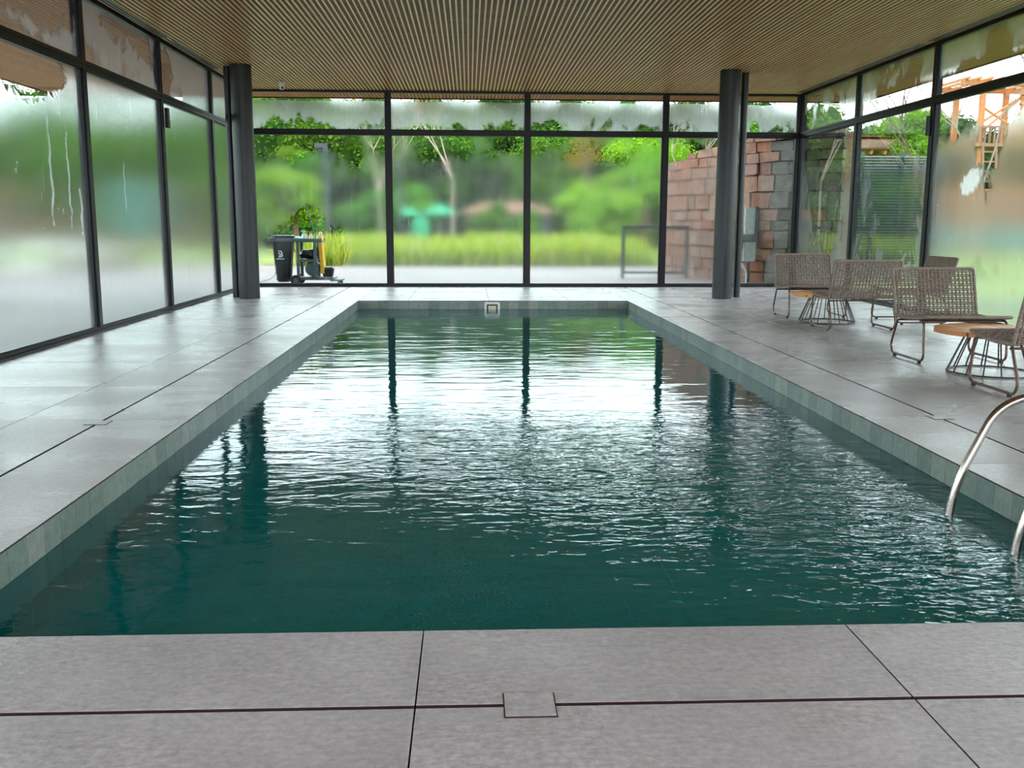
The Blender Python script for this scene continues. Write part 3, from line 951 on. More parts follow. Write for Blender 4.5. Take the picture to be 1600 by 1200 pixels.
# hills: a terrain whose height follows the photo's skyline
def smooth01(a, b, x):
    t = max(0.0, min(1.0, (x - a) / (b - a)))
    return t * t * (3 - 2 * t)
def hill_h(x, y):
    r = math.hypot(x, y)
    az = math.degrees(math.atan2(x, y))
    back = 1 - smooth01(12, 24, az)
    left = smooth01(-27, -21.5, az)
    bump = smooth01(-27, -22, az) * (1 - smooth01(-15, -10, az))
    H = 5.4 * back * (0.15 + 0.85 * left) + 2.2 + 5 * bump
    t = smooth01(52, 130, r)
    return H * t + 0.8 * mnoise.noise(Vector((x * 0.06, y * 0.06, 0))) * t * 3 - 0.04
m = MB()
NA, NR_ = 90, 26
vs = []
for i in range(NA + 1):
    az = radians(-80 + 160 * i / NA)
    for j in range(NR_ + 1):
        r = 50 + 95 * j / NR_
        x, y = r * sin(az), r * cos(az)
        vs.append((x, y, hill_h(x, y)))
fs = [(i * (NR_ + 1) + j, i * (NR_ + 1) + j + 1, (i + 1) * (NR_ + 1) + j + 1, (i + 1) * (NR_ + 1) + j) for i in range(NA) for j in range(NR_)]
m.add(vs, fs, 0, True)
tag(m.build('hillside', M['hill']), kind='structure')

# ---------------------------------------------------------------- trees
def blob(mb, c, r, seed, seg=10, rings=7, mi=0):
    vs, fs = [], []
    for i in range(rings + 1):
        ph = pi * i / rings
        for k in range(seg):
            t = 2 * pi * k / seg
            d = Vector((sin(ph) * cos(t), sin(ph) * sin(t), cos(ph)))
            q = 1 + 0.22 * mnoise.noise(d * 1.7 + Vector((seed, 0, 0)))
            vs.append((c[0] + d.x * r[0] * q, c[1] + d.y * r[1] * q, c[2] + d.z * r[2] * q))
    for i in range(rings):
        for k in range(seg):
            fs.append((i * seg + k, i * seg + (k + 1) % seg, (i + 1) * seg + (k + 1) % seg, (i + 1) * seg + k))
    mb.add(vs, fs, mi, False)

def crown_mesh(seed, n_leaf=1500, ls=0.16, spread=1.0, core=True):
    """unit-sized crown (radius about 1) made of clumps of leaves"""
    rnd = random.Random(seed)
    mb = MB()
    clumps = []
    for k in range(11):
        a = rnd.uniform(0, 2 * pi)
        rr = rnd.uniform(0.25, 0.75) * spread
        clumps.append((rr * cos(a), rr * sin(a), rnd.uniform(-0.45, 0.65), rnd.uniform(0.26, 0.48)))
    clumps.append((0, 0, 0.25, 0.62))
    for (x, y, z, r) in clumps:
        if core:
            blob(mb, (x, y, z), (r * 0.78, r * 0.78, r * 0.62), rnd.random() * 40, 8, 5)
    for k in range(n_leaf):
        x, y, z, r = clumps[rnd.randrange(len(clumps))]
        d = Vector((rnd.gauss(0, 1), rnd.gauss(0, 1), rnd.gauss(0.25, 1))).normalized()
        p = Vector((x, y, z)) + Vector((d.x * r, d.y * r, d.z * r * 0.8)) * rnd.uniform(0.78, 1.12)
        nn = (d + Vector((rnd.uniform(-.6, .6), rnd.uniform(-.6, .6), rnd.uniform(-.2, .9)))).normalized()
        u = nn.orthogonal().normalized()
        u.rotate(Matrix.Rotation(rnd.uniform(0, 6.28), 3, nn))
        w = nn.cross(u)
        s = ls * rnd.uniform(0.5, 1.1) * 0.5
        mb.add([p - u * s, p + w * s * 0.55, p + u * s, p - w * s * 0.55], [(0, 1, 2, 3)])
    return mb
def trunk_mesh(seed, pale=False):
    rnd = random.Random(seed)
    mb = MB()
    mb.tube([(0, 0, -1.6), (0.03, 0, -0.9), (0, 0.04, -0.2), (0.02, 0, 0.3)], 0.06, 8, rad=[0.11, 0.08, 0.06, 0.03])
    for k in range(5):
        a = rnd.uniform(0, 6.28)
        e_ = Vector((cos(a) * 0.55, sin(a) * 0.55, rnd.uniform(0.1, 0.6)))
        mb.tube([(0, 0, -0.5 + 0.1 * k), e_ * 0.5 + Vector((0, 0, -0.15)), e_], 0.03, 6, rad=[0.045, 0.03, 0.012])
    return mb
crowns = {}
for nm, mt in (('dark', 'leaf_dark'), ('mid', 'leaf_mid'), ('lime', 'leaf_lime'), ('yellow', 'leaf_yellow')):
    for v in range(3 if nm in ('dark', 'mid') else 1):
        mb = crown_mesh(v * 17 + len(nm) * 5, 1600 if nm == 'yellow' else 5200, 0.092, 1.0, nm != 'yellow')
        me_o = mb.build('crown', M[mt])
        crowns[(nm, v)] = me_o.data
        bpy.data.objects.remove(me_o)
trunk_o = trunk_mesh(3).build('trunk', M['bark'])
trunk_me = trunk_o.data
bpy.data.objects.remove(trunk_o)
def tree(x, y, z, R, H, kind, v, label, group, name='broadleaf_tree'):
    e = empty(name, (x, y, z), random.uniform(0, 6.28))
    c = bpy.data.objects.new('crown', crowns[(kind, v % (3 if kind in ('dark', 'mid') else 1))])
    COL.objects.link(c); c.parent = e
    c.scale = (R, R, R * random.uniform(0.85, 1.1)); c.location = (0, 0, H)
    t_ = bpy.data.objects.new('trunk', trunk_me)
    COL.objects.link(t_); t_.parent = e
    t_.scale = (R, R, (H + 0.4) / 1.6); t_.location = (0, 0, H)
    tag(e, label, 'tree', group)
    return e
rnd = random.Random(11)
placed = []
def forest(az0, az1, r0, r1, n, Rm, kinds, label, group):
    k = tries = 0
    while k < n and tries < n * 30:
        tries += 1
        az = radians(rnd.uniform(az0, az1)); r = rnd.uniform(r0, r1)
        x, y = r * sin(az), r * cos(az)
        if any((x - a) ** 2 + (y - b) ** 2 < (0.75 * Rm) ** 2 for a, b in placed):
            continue
        placed.append((x, y))
        R = Rm * rnd.uniform(0.75, 1.25)
        H = R * rnd.uniform(0.95, 1.35)
        kd = rnd.choice(kinds)
        word = {'dark': 'dark green', 'mid': 'fresh mid green'}[kd]
        tree(x, y, hill_h(x, y) if r > 50 else -0.05, R, H, kd, rnd.randrange(3), word + ' ' + label, word + ' ' + group)
        k += 1
forest(-25, 23, 54, 66, 34, 3.0, ['dark', 'mid', 'mid'], 'broadleaf tree at the foot of the wooded hill behind the pool house', 'trees at the foot of the hill')
forest(-25, 23, 66, 92, 62, 3.5, ['dark', 'dark', 'mid'], 'tree on the wooded hillside behind the pool house', 'trees on the hillside')
forest(-25, 23, 92, 124, 48, 3.7, ['dark', 'dark', 'mid'], 'tree on the crest of the hill behind the pool house', 'trees on the crest of the hill')
forest(-60, -25, 62, 92, 40, 3.2, ['dark', 'mid'], 'tree on the misty slope beyond the furnished terrace', 'trees on the slope beyond the terrace')
forest(24, 58, 58, 85, 30, 3.4, ['mid', 'dark'], 'tree in the low tree line beyond the climbing tower', 'trees beyond the climbing tower')
tree(4.6, 38.0, -0.05, 1.05, 3.9, 'yellow', 0, 'slender tree with sparse yellow leaves seen beyond the centre of the back glass', None, 'yellow_leaf_tree')
tree(7.3, 40.5, -0.05, 2.0, 3.2, 'lime', 0, 'bright lime green tree beyond the glass next to the yellow one', None, 'lime_tree')
tree(4.6, 35.5, -0.05, 1.7, 1.3, 'lime', 0, 'rounded lime green bush behind the tall grass', None, 'round_bush')
tree(-7.2, 41.0, -0.05, 1.7, 2.1, 'lime', 0, 'rounded lime green bush beyond the cleaning cart', None, 'round_bush')
tree(16.4, 36.0, -0.05, 1.3, 4.3, 'lime', 0, 'lime green sapling showing above the grey slat screen', None, 'sapling')

BK = ['dark', 'mid', 'mid', 'lime']
for i, (x, y, R_, kd) in enumerate([(-14.5, 43, 1.9, 'mid'), (-11.2, 46, 2.2, 'mid'), (-4.9, 47, 1.7, 'mid'), (-3.4, 52, 2.3, 'mid'), (-0.4, 54.5, 2.6, 'dark'), (3.8, 55, 2.7, 'mid'),
                                (2.6, 44, 1.2, 'mid'), (6.2, 46.5, 2.2, 'lime'), (9.3, 47, 2.1, 'mid'), (12.0, 44, 2.0, 'mid'), (-8.9, 49, 2.0, 'mid'), (0.9, 47.2, 1.3, 'mid'), (14.6, 46, 2.2, 'mid')]):
    tree(x, y, -0.05, R_, R_ * 0.72, kd, i, 'leafy green bush in the hedge between the meadow grass and the hill', 'bushes at the far side of the lawn', 'leafy_bush')

def bare_tree(x, y, h, label, seed, mat, name='bare_tree', lean=0.0, leafy=0):
    r_ = random.Random(seed)
    e = empty(name, (x, y, -0.05))
    mb = MB()
    def br(p, d, L, r, dep):
        q = p + d * L * 0.5 + Vector((r_.uniform(-.06, .06), r_.uniform(-.06, .06), 0)) * L
        s = p + d * L
        mb.tube([p, q, s], r, 6, rad=[r, r * 0.8, r * 0.6])
        if dep > 0:
            for k in range(2 if dep < 3 else 3):
                nd = (d + Vector((r_.uniform(-.75, .75), r_.uniform(-.75, .75), r_.uniform(-.05, .4)))).normalized()
                br(s, nd, L * r_.uniform(0.6, 0.8), r * 0.6, dep - 1)
        else:
            tips.append(s)
    tips = []
    br(Vector((0, 0, 0)), Vector((lean, 0, 1)).normalized(), h * 0.42, h * 0.009, 4)
    mb.build('trunk_and_branches', mat, e)
    if leafy:
        lf = MB()
        for p in tips:
            for k in range(leafy):
                q = p + Vector((r_.gauss(0, .25), r_.gauss(0, .25), r_.gauss(0, .2)))
                u = Vector((r_.gauss(0, 1), r_.gauss(0, 1), r_.gauss(0, 1))).normalized() * 0.07
                w = u.orthogonal().normalized() * 0.04
                lf.add([q - u, q + w, q + u, q - w], [(0, 1, 2, 3)])
        lf.build('leaves', M['leaf_yellow'] if leafy < 12 else M['leaf_mid'], e)
    tag(e, label, 'tree')
bare_tree(-3.0, 33.5, 5.4, 'tree with pale forked trunk standing behind the mullion nearest the cart', 5, M['palebark'], leafy=5, lean=-0.03)
bare_tree(-0.6, 36, 6.6, 'thin pale sapling trunk beyond the second pane from the cart', 9, M['palebark'])
bare_tree(8.6, 38, 6.0, 'pale twiggy tree just above the end of the stone wall', 12, M['palebark'], leafy=4)
bare_tree(16.3, 30.5, 6.2, 'bare branching tree in front of the climbing tower', 21, M['palebark'])
bare_tree(17.8, 29.0, 7.4, 'tree with fine yellow-green leaves beside the climbing tower', 33, M['bark'], leafy=9)
bare_tree(14.2, 30.5, 6.4, 'bare twiggy tree rising in front of the white sky by the eave', 40, M['bark'])

# tall meadow grass behind the glass
m = MB()
rg = random.Random(5)
for k in range(15000):
    x = rg.uniform(-4.9, 5.4); y = 27.5 + 5.6 * rg.random() ** 1.3
    if x > 4.9 - (y - 27) * 0.02 and rg.random() < .5: continue
    h = rg.uniform(0.55, 1.12) * (0.7 + 0.3 * smooth01(27.4, 29, y)) * (0.85 + 0.3 * mnoise.noise(Vector((x * .5, y * .5, 0))))
    a = rg.uniform(0, 6.28); w = rg.uniform(0.008, 0.018)
    lx, ly = rg.gauss(0, 0.16), rg.gauss(0, 0.16)
    ca, sa = cos(a) * w, sin(a) * w
    m.add([(x - ca, y - sa, -0.05), (x + ca, y + sa, -0.05), (x + lx * .4 + ca * .8, y + ly * .4 + sa * .8, h * .6), (x + lx * .4 - ca * .8, y + ly * .4 - sa * .8, h * .6), (x + lx, y + ly, h)],
          [(0, 1, 2, 3), (3, 2, 4)])
tag(m.build('meadow_grass', M['grass']), 'strip of tall yellow-green meadow grass behind the terrace', 'grass', kind='stuff')

# ---------------------------------------------------------------- things beyond the back glass
def stone_wall():
    root = empty('stone_wall', (6.0, 20.5, 0))
    key = [(7.25, 18.75, 3.02), (6.55, 19.35, 3.02), (5.90, 20.25, 2.98), (5.20, 22.0, 2.76), (4.75, 23.6, 2.58)]
    pts = []
    for a, b in zip(key[:-1], key[1:]):
        for k in range(8):
            t = k / 8
            pts.append(tuple(a[i] + (b[i] - a[i]) * t for i in range(3)))
    pts.append(key[-1])
    cum = [0]
    for a, b in zip(pts[:-1], pts[1:]):
        cum.append(cum[-1] + math.dist(a[:2], b[:2]))
    def at(s):
        s = max(0, min(cum[-1] - 1e-4, s))
        for i in range(len(cum) - 1):
            if cum[i + 1] >= s:
                t = (s - cum[i]) / (cum[i + 1] - cum[i])
                return [pts[i][q] + (pts[i + 1][q] - pts[i][q]) * t for q in range(3)]
    rs = random.Random(3)
    m = MB(); L = cum[-1]; z = -0.05
    row = 0
    while z < 3.1:
        hh = rs.uniform(0.20, 0.36)
        s = -rs.uniform(0, 0.3)
        while s < L:
            w = rs.uniform(0.24, 0.55)
            a, b = at(s + 0.008), at(min(s + w, L) - 0.008)
            if s + w > 0.05 and math.dist(a[:2], b[:2]) > 0.06:
                top = min(z + hh, (a[2] + b[2]) / 2 + rs.uniform(-.05, .05))
                if top - z > 0.07:
                    d = Vector((b[0] - a[0], b[1] - a[1], 0)).normalized()
                    nn = Vector((-d.y, d.x, 0))
                    if nn.x > 0: nn = -nn
                    off = rs.uniform(-0.03, 0.03)
                    v = []
                    jit = lambda q=0.018: rs.uniform(-q, q)
                    for dep, pr in ((0.0, 0.0), (0.20 + off, 0.03)):
                        for (q, zz) in ((a, z + .008), (b, z + .008), (b, top - .008), (a, top - .008)):
                            c = Vector((q[0], q[1], zz)) + nn * (dep - 0.1)
                            cx = (Vector((a[0] + b[0], a[1] + b[1], 0)) / 2)
                            c += (Vector((cx.x, cx.y, (z + top) / 2)) - Vector((q[0], q[1], zz))) * pr + Vector((jit(), jit(), jit()))
                            v.append(c - Vector(root.location))
                    grey = (s < 1.25 and rs.random() < 0.9)
                    m.add(v, [(0, 3, 2, 1), (4, 5, 6, 7), (0, 1, 5, 4), (1, 2, 6, 5), (2, 3, 7, 6), (3, 0, 4, 7)], 1 if grey else 0)
            s += w
        z += hh
    m.build('stone_blocks', [M['stone'], M['stone_grey']], root)
    m = MB()
    vs, fs = [], []
    for p in pts:
        for dx in (0.0, 0.22):
            for zz in (-0.2, p[2] - 0.06):
                vs.append((p[0] + dx - 6.0, p[1] + dx * .6 - 20.5, zz))
    for i in range(len(pts) - 1):
        a, b = i * 4, i * 4 + 4
        fs += [(a, b, b + 1, a + 1), (a + 2, a + 3, b + 3, b + 2), (a + 1, b + 1, b + 3, a + 3)]
    fs += [(0, 1, 3, 2), (len(vs) - 4, len(vs) - 2, len(vs) - 1, len(vs) - 3)]
    m.add(vs, fs)
    m.build('mortar_core', M['mortar'], root)
    tag(root, 'rough pink and grey granite block wall outside the back glass', 'wall')
stone_wall()

e = empty('meter_box', (5.78, 19.95, 0))
m = MB(); m.box(-0.10, 0.10, -0.08, 0.05, 0.98, 1.52); m.build('box_body', M['box_grey'], e, bevel=0.01)
m = MB(); m.box(0.10, 0.17, -0.06, 0.06, 0.70, 1.54); m.build('side_door', M['darkpost'], e)
m = MB(); m.box(-0.34, 0.12, -0.10, 0.04, 0.83, 0.97); m.build('shelf_plate', M['darkpost'], e)
m = MB(); m.box(-0.10, 0.14, -0.07, 0.05, 0.42, 0.83); m.build('lower_box', M['box_grey'], e, bevel=0.01)
m = MB(); m.tube(rounded([(-0.28, -0.04, 0.84), (-0.24, -0.05, 0.5), (-0.02, -0.03, 0.2), (-0.02, 0.0, -0.02)], 0.1), 0.02, 8); m.build('conduit', M['galv'], e)
m = MB(); m.tube([(0.02, 0, 0.45), (0.03, 0, -0.02)], 0.03, 8); m.build('stand_pipe', M['darkpost'], e)
tag(e, 'grey utility box with shelf plate and conduit by the stone wall', 'utility box')

e = empty('metal_gate', (4.15, 21.6, -0.02))
m = MB()
for x in (-0.72, 0.72):
    m.box(x - 0.035, x + 0.035, -0.03, 0.03, 0, 1.16)
m.box(-0.72, 0.72, -0.025, 0.025, 1.10, 1.16); m.box(-0.72, 0.72, -0.025, 0.025, 0.10, 0.15)
m.build('gate_frame', M['darkpost'], e)
m = MB()
for k in range(17):
    x = -0.66 + k * 1.32 / 16
    m.box(x - 0.005, x + 0.005, -0.006, 0.006, 0.15, 1.10)
m.build('bars', M['darkpost'], e)
tag(e, 'low dark metal framed gate standing in front of the stone wall end', 'gate')

e = empty('metal_post', (-4.6, 32.0, -0.05))
m = MB(); m.box(-0.07, 0.07, -0.07, 0.07, 0, 3.72); m.build('post', M['darkpost'], e)
m = MB(); m.box(-0.35, 0.07, -0.05, 0.05, 3.60, 3.74); m.build('arm', M['darkpost'], e)
tag(e, 'dark square lamp post with a short arm beyond the cleaning cart', 'post')
e = empty('metal_post', (-2.35, 33.5, -0.05))
m = MB(); m.box(-0.04, 0.04, -0.04, 0.04, 0, 3.3); m.build('post', M['darkpost'], e)
tag(e, 'thin dark post between the cleaning cart and the pale tree', 'post')

def parasol(x, y, s, label):
    e = empty('parasol', (x, y, -0.05))
    m = MB(); m.tube([(0, 0, 0), (0, 0, 2.3 * s)], 0.03, 8); m.build('pole', M['galv'], e)
    m = MB(); m.lathe([(1.05 * s, 1.82 * s), (1.0 * s, 1.90 * s), (0.5 * s, 2.18 * s), (0.02, 2.34 * s)], seg=8, smooth=False); m.build('canopy', M['parasol'], e)
    tag(e, label, 'parasol', 'green parasols far beyond the grass')
parasol(-3.1, 50, 0.86, 'green parasol far beyond the grass, closest to the pale forked tree')
parasol(-1.45, 49, 0.90, 'green parasol far beyond the grass, the one nearer the middle of the pane')
e = empty('garden_tank', (-2.35, 47, -0.05))
m = MB(); m.lathe([(0.42, 0), (0.42, 1.15), (0.30, 1.38), (0.0, 1.48)], seg=20); m.build('tank_body', M['parasol'], e)
m = MB(); m.lathe([(0.12, 1.40), (0.12, 1.52)], seg=12); m.build('lid', M['teal'], e)
tag(e, 'small rounded green tank between the two far parasols', 'tank')

def hut(x, y, w, d, zw, zr, wallm, roofm, label, name='garden_building'):
    e = empty(name, (x, y, -0.05))
    m = MB(); m.box(-w / 2, w / 2, -d / 2, d / 2, 0, zw); m.build('walls', M[wallm], e)
    m = MB()
    o = 0.4
    m.add([(-w / 2 - o, -d / 2 - o, zw), (w / 2 + o, -d / 2 - o, zw), (w / 2 + o, d / 2 + o, zw), (-w / 2 - o, d / 2 + o, zw), (-w / 4, 0, zr), (w / 4, 0, zr)],
          [(0, 1, 5, 4), (1, 2, 5), (2, 3, 4, 5), (3, 0, 4), (0, 3, 2, 1)])
    m.build('roof', M[roofm], e)
    m = MB()
    for k in (-0.28, 0.05, 0.3):
        m.box(w * k, w * k + 0.9, -d / 2 - 0.03, -d / 2, 0.8, min(1.9, zw - .2))
    m.build('window', M['darkpost'], e)
    tag(e, label, 'building')
hut(1.9, 50, 4.2, 4.0, 1.7, 2.3, 'soil', 'thatch', 'low sandy brown hut far beyond the grass behind the middle panes')
hut(-26, 54, 30, 5, 2.6, 3.3, 'brownwall', 'thatch', 'long low brown building beyond the lawn on the terrace side')

# ---------------------------------------------------------------- beyond the right glass
def slat_screen():
    e = empty('slat_screen', (9.1, 21.3, -0.05))
    m = MB()
    z = 0.1
    while z < 2.75:
        m.obox((0, 0, z), (1.35, 0, 0), (0, 0.030, 0.018), (0, -0.0025, 0.004))
        z += 0.062
    m.build('slats', M['slatgrey'], e)
    for x in (-1.35, -0.45, 0.45, 1.35):
        mm = MB(); mm.box(x - 0.04, x + 0.04, 0.035, 0.115, 0, 2.82); mm.build('post', M['slatgrey'], e)
    m = MB(); m.box(-1.30, 1.30, 0.13, 1.0, 0, 2.6); m.build('backing_box', M['darkpost'], e)
    tag(e, 'tall blue-grey screen of horizontal metal slats on the grass', 'screen')
slat_screen()
e = empty('lantern_box', (7.95, 20.6, -0.05))
m = MB(); m.tube([(0, 0, 0), (0, 0, 2.5)], 0.035, 8); m.build('pole', M['darkpost'], e)
m = MB(); m.box(-0.13, 0.13, -0.1, 0.1, 2.42, 2.74); m.build('lamp_housing', M['slatgrey'], e, bevel=0.01)
tag(e, 'dark box lantern on a pole in front of the slat screen', 'lantern')
e = empty('street_lamp', (12.0, 30.5, -0.05))
m = MB(); m.tube([(0, 0, 0), (0, 0, 4.6)], 0.045, 8, rad=[0.06, 0.04]); m.build('pole', M['galv'], e)
m = MB(); m.tube([(0, 0, 4.5), (-0.5, 0, 4.9), (-0.75, 0, 4.95)], 0.03, 8); m.build('arm', M['galv'], e)
m = MB(); m.box(-1.0, -0.6, -0.09, 0.09, 4.90, 4.99); m.build('lamp_head', M['galv'], e)
tag(e, 'pale street lamp post behind the grey slat screen', 'street lamp')

def shelter(x, y, w, label, s):
    e = empty('timber_shelter', (x, y, -0.05))
    for dx in (-w / 2, w / 2):
        for dy in (-1.2, 1.2):
            m = MB(); m.box(dx - .09, dx + .09, dy - .09, dy + .09, 0, 3.9 * s); m.build('post', M['wood'], e)
    m = MB()
    for k in range(12):
        t = -w / 2 - .4 + (w + .8) * k / 11
        m.obox((t, -0.8, 4.15 * s), (0.05, 0, 0), (0, 1.1, 0.28), (0, -.02, 0.07))
        m.obox((t, 0.8, 4.15 * s), (0.05, 0, 0), (0, 1.1, -0.28), (0, .02, 0.07))
    m.build('rafters', M['wood'], e)
    m = MB()
    m.obox((0, -0.85, 4.30 * s), (w / 2 + .5, 0, 0), (0, 1.15, 0.30), (0, -.01, 0.03))
    m.obox((0, 0.85, 4.30 * s), (w / 2 + .5, 0, 0), (0, 1.15, -0.30), (0, .01, 0.03))
    m.build('thatched_roof', M['thatch'], e)
    tag(e, label, 'shelter')
shelter(15.2, 38, 5.0, 'low orange timber shelter with brown roof behind the slat screen', 1.0)

def tower():
    e = empty('climbing_tower', (20.2, 37.5, -0.05))
    zt_, zp = 6.35, 4.25
    for x in (-1.0, 1.0):
        for y in (-1.0, 1.0):
            m = MB(); m.box(x - .09, x + .09, y - .09, y + .09, 0, zt_); m.build('post', M['wood'], e)
    m = MB(); m.box(-1.35, 1.35, -1.25, 1.25, zp - .12, zp); m.build('platform', M['wood_old'], e)
    m = MB()
    for k in range(15):
        x = -1.3 + 2.6 * k / 14
        m.box(x - .035, x + .035, -1.27, -1.21, zp, zp + .62)
    m.box(-1.35, 1.35, -1.28, -1.2, zp + .56, zp + .64)
    m.build('railing', M['wood_old'], e)
    m = MB()
    for y in (-1.1, 1.1):
        m.box(-1.9, 1.9, y - .08, y + .08, zt_, zt_ + .2)
    for k in range(9):
        x = -1.75 + 3.5 * k / 8
        m.box(x - .05, x + .05, -1.4, 1.4, zt_ + .2, zt_ + .28)
    m.build('roof_frame', M['wood'], e)
    m = MB()
    for k in range(6):
        m.lathe([(0.34, 4.3 + .34 * k), (0.38, 4.32 + .34 * k), (0.38, 4.38 + .34 * k), (0.33, 4.42 + .34 * k), (0.33, 4.62 + .34 * k)], (0.75, -1.15, 0), 16)
    m.build('spiral_tube', M['wood'], e)
    m = MB()
    for s in (-.25, .25):
        m.obox((-.95 + s, -1.95, 2.1), (.04, 0, 0), (0, .04, 0), (0, .30, 2.15))
    for k in range(11):
        t = k / 10
        m.obox((-.95, -2.2 + .5 * t, .3 + 3.6 * t), (.25, 0, 0), (0, .03, 0), (0, 0, .03))
    m.build('ladder', M['wood_old'], e)
    m = MB()
    for a, b in (((-1, -1, 5.0), (1, -1, 6.3)), ((1, -1, 4.4), (-1, -1, 5.6)), ((-1.7, -1, 4.0), (1.0, -1, 6.4))):
        m.tube([a, b], 0.05, 6)
    m.build('cross_brace', M['wood'], e)
    tag(e, 'tall orange timber climbing tower with railed platform and ladder', 'play structure')
tower()
e = empty('boundary_fence', (27, 46, -0.05))
m = MB(); m.box(-11, 11, -0.1, 0.1, 0, 2.75); m.build('boards', M['brownwall'], e)
m = MB(); m.box(-11, 11, -0.16, 0.16, 2.75, 2.92); m.build('cap_rail', M['wood'], e)
for k in range(6):
    m = MB(); m.box(-11 + 4.4 * k - .1, -11 + 4.4 * k + .1, -0.2, -0.1, 0, 2.75); m.build('post', M['wood_old'], e)
tag(e, 'long brown boundary fence with orange cap rail beyond the lawn', 'fence')
e = empty('teal_barrier', (26, 43, -0.05))
m = MB(); m.box(-5, 5, -0.05, 0.05, 0.05, 1.15); m.build('panel', M['teal'], e)
for k in range(6):
    m = MB(); m.box(-5 + 2 * k - .04, -5 + 2 * k + .04, 0.05, 0.12, 0, 1.2); m.build('stake', M['galv'], e)
tag(e, 'low teal barrier panel in front of the brown fence', 'barrier')

# ---------------------------------------------------------------- furniture on the left terrace
def sofa(x, y, rz, label):
    e = empty('outdoor_sofa', (x, y, -0.02), rz)
    m = MB(); m.box(-0.95, 0.95, -0.42, 0.42, 0.08, 0.34); m.build('base', M['sofa'], e, bevel=0.02)
    m = MB(); m.box(-0.95, 0.95, 0.28, 0.42, 0.34, 0.85); m.build('backrest', M['sofa'], e, bevel=0.02)
    for s in (-1, 1):
        m = MB(); m.box(s * 0.88 - 0.07, s * 0.88 + 0.07, -0.42, 0.28, 0.34, 0.6); m.build('armrest', M['sofa'], e, bevel=0.02)
        m = MB(); m.box(s * 0.42 - 0.38, s * 0.42 + 0.38, -0.42, 0.28, 0.345, 0.47); m.build('cushion', M['rag'], e, bevel=0.03)
        for q in (-0.36, 0.36):
            m = MB(); m.box(s * 0.88 - .03, s * 0.88 + .03, q - .03, q + .03, 0, 0.08); m.build('leg', M['rubber'], e)
    tag(e, label, 'sofa', 'wicker sofas on the terrace')
sofa(-10.6, 19.6, 0.2, 'dark wicker sofa with pale cushions on the terrace, nearer the white table')
sofa(-9.3, 24.6, -0.3, 'dark wicker sofa standing further off on the terrace')
def patio_table(x, y, label):
    e = empty('patio_table', (x, y, -0.02))
    m = MB(); m.box(-0.8, 0.8, -0.5, 0.5, 0.70, 0.74); m.build('table_top', M['white'], e, bevel=0.008)
    for s in (-1, 1):
        for q in (-1, 1):
            m = MB(); m.box(s * .74 - .03, s * .74 + .03, q * .44 - .03, q * .44 + .03, 0, .70); m.build('leg', M['white'], e)
    tag(e, label, 'table')
patio_table(-8.1, 15.2, 'white rectangular patio table seen blurred through the fogged side glass')
patio_table(-9.2, 21.8, 'second white patio table standing behind the first on the terrace')
def patio_chair(x, y, rz, label):
    e = empty('patio_chair', (x, y, -0.02), rz)
    m = MB(); m.box(-.24, .24, -.24, .24, .42, .46); m.build('seat', M['white'], e, bevel=0.01)
    m = MB(); m.obox((0, .25, .68), (.24, 0, 0), (0, .015, 0), (0, .03, .22)); m.build('backrest', M['white'], e)
    for s in (-1, 1):
        for q in (-1, 1):
            m = MB(); m.tube([(s * .21, q * .21, .42), (s * .24, q * .25, 0)], .014, 6); m.build('leg', M['galv'], e)
    tag(e, label, 'chair', 'patio chairs by the white tables')
patio_chair(-8.5, 16.2, 0.1, 'white patio chair at the far side of the first patio table')
patio_chair(-7.7, 14.2, 3.2, 'white patio chair at the near side of the first patio table')
e = empty('banner', (-9.9, 29.5, -0.02))
m = MB(); m.tube([(0, 0, 0), (0, 0, 2.55)], .03, 8); m.build('pole', M['galv'], e)
m = MB(); m.box(-.5, .5, -.03, .0, .75, 2.4); m.build('banner_cloth', M['teal'], e)
tag(e, 'upright plain teal banner beyond the fogged side glass', 'banner')

# ---------------------------------------------------------------- cleaning cart outside the back glass
CX, CY = -3.05, 19.22
cart = empty('cleaning_cart', (CX, CY, -0.02))
m = MB()
m.box(-0.42, 0.42, -0.24, 0.24, 0.10, 0.155)
m.box(0.34, 0.56, -0.22, 0.22, 0.075, 0.115)
m.build('base_platform', M['cart'], cart, bevel=0.012)
m = MB()
m.box(-0.80, 0.20, -0.25, -0.19, 0.835, 0.90); m.box(-0.80, 0.20, 0.19, 0.25, 0.835, 0.90)
m.box(-0.84, -0.78, -0.25, 0.25, 0.85, 0.92); m.box(-0.30, 0.20, -0.25, 0.25, 0.83, 0.86)
m.build('top_tray', M['cart'], cart, bevel=0.01)
m = MB(); m.box(-0.28, 0.06, -0.23, 0.23, 0.45, 0.50); m.build('shelf', M['cart'], cart, bevel=0.01)
for x in (-0.27, 0.06):
    for y in (-0.215, 0.215):
        m = MB(); m.box(x - 0.028, x + 0.028, y - 0.02, y + 0.02, 0.155, 0.84); m.build('upright', M['cart'], cart)
for y in (-0.26, 0.26):
    m = MB()
    m.lathe([(0.02, -0.022), (0.095, -0.02), (0.10, -0.010), (0.10, 0.010), (0.095, 0.02), (0.02, 0.022)], (-0.32, y, 0.10), 24, axis='y')
    w_ = m.build('rear_wheel', M['rubber'], cart)
    m = MB(); m.lathe([(0.045, -0.026), (0.045, 0.026)], (-0.32, y, 0.10), 16, axis='y'); m.build('hub', M['cart'], w_)
for y in (-0.17, 0.17):
    m = MB(); m.lathe([(0.035, -0.014), (0.035, 0.014)], (0.50, y, 0.035), 16, axis='y'); m.build('caster', M['rubber'], cart)
    m = MB(); m.box(0.485, 0.515, y - 0.02, y + 0.02, 0.04, 0.085); m.build('caster_fork', M['cart'], cart)
tag(cart, 'dark grey janitor cleaning cart outside the back glass', 'cleaning cart')
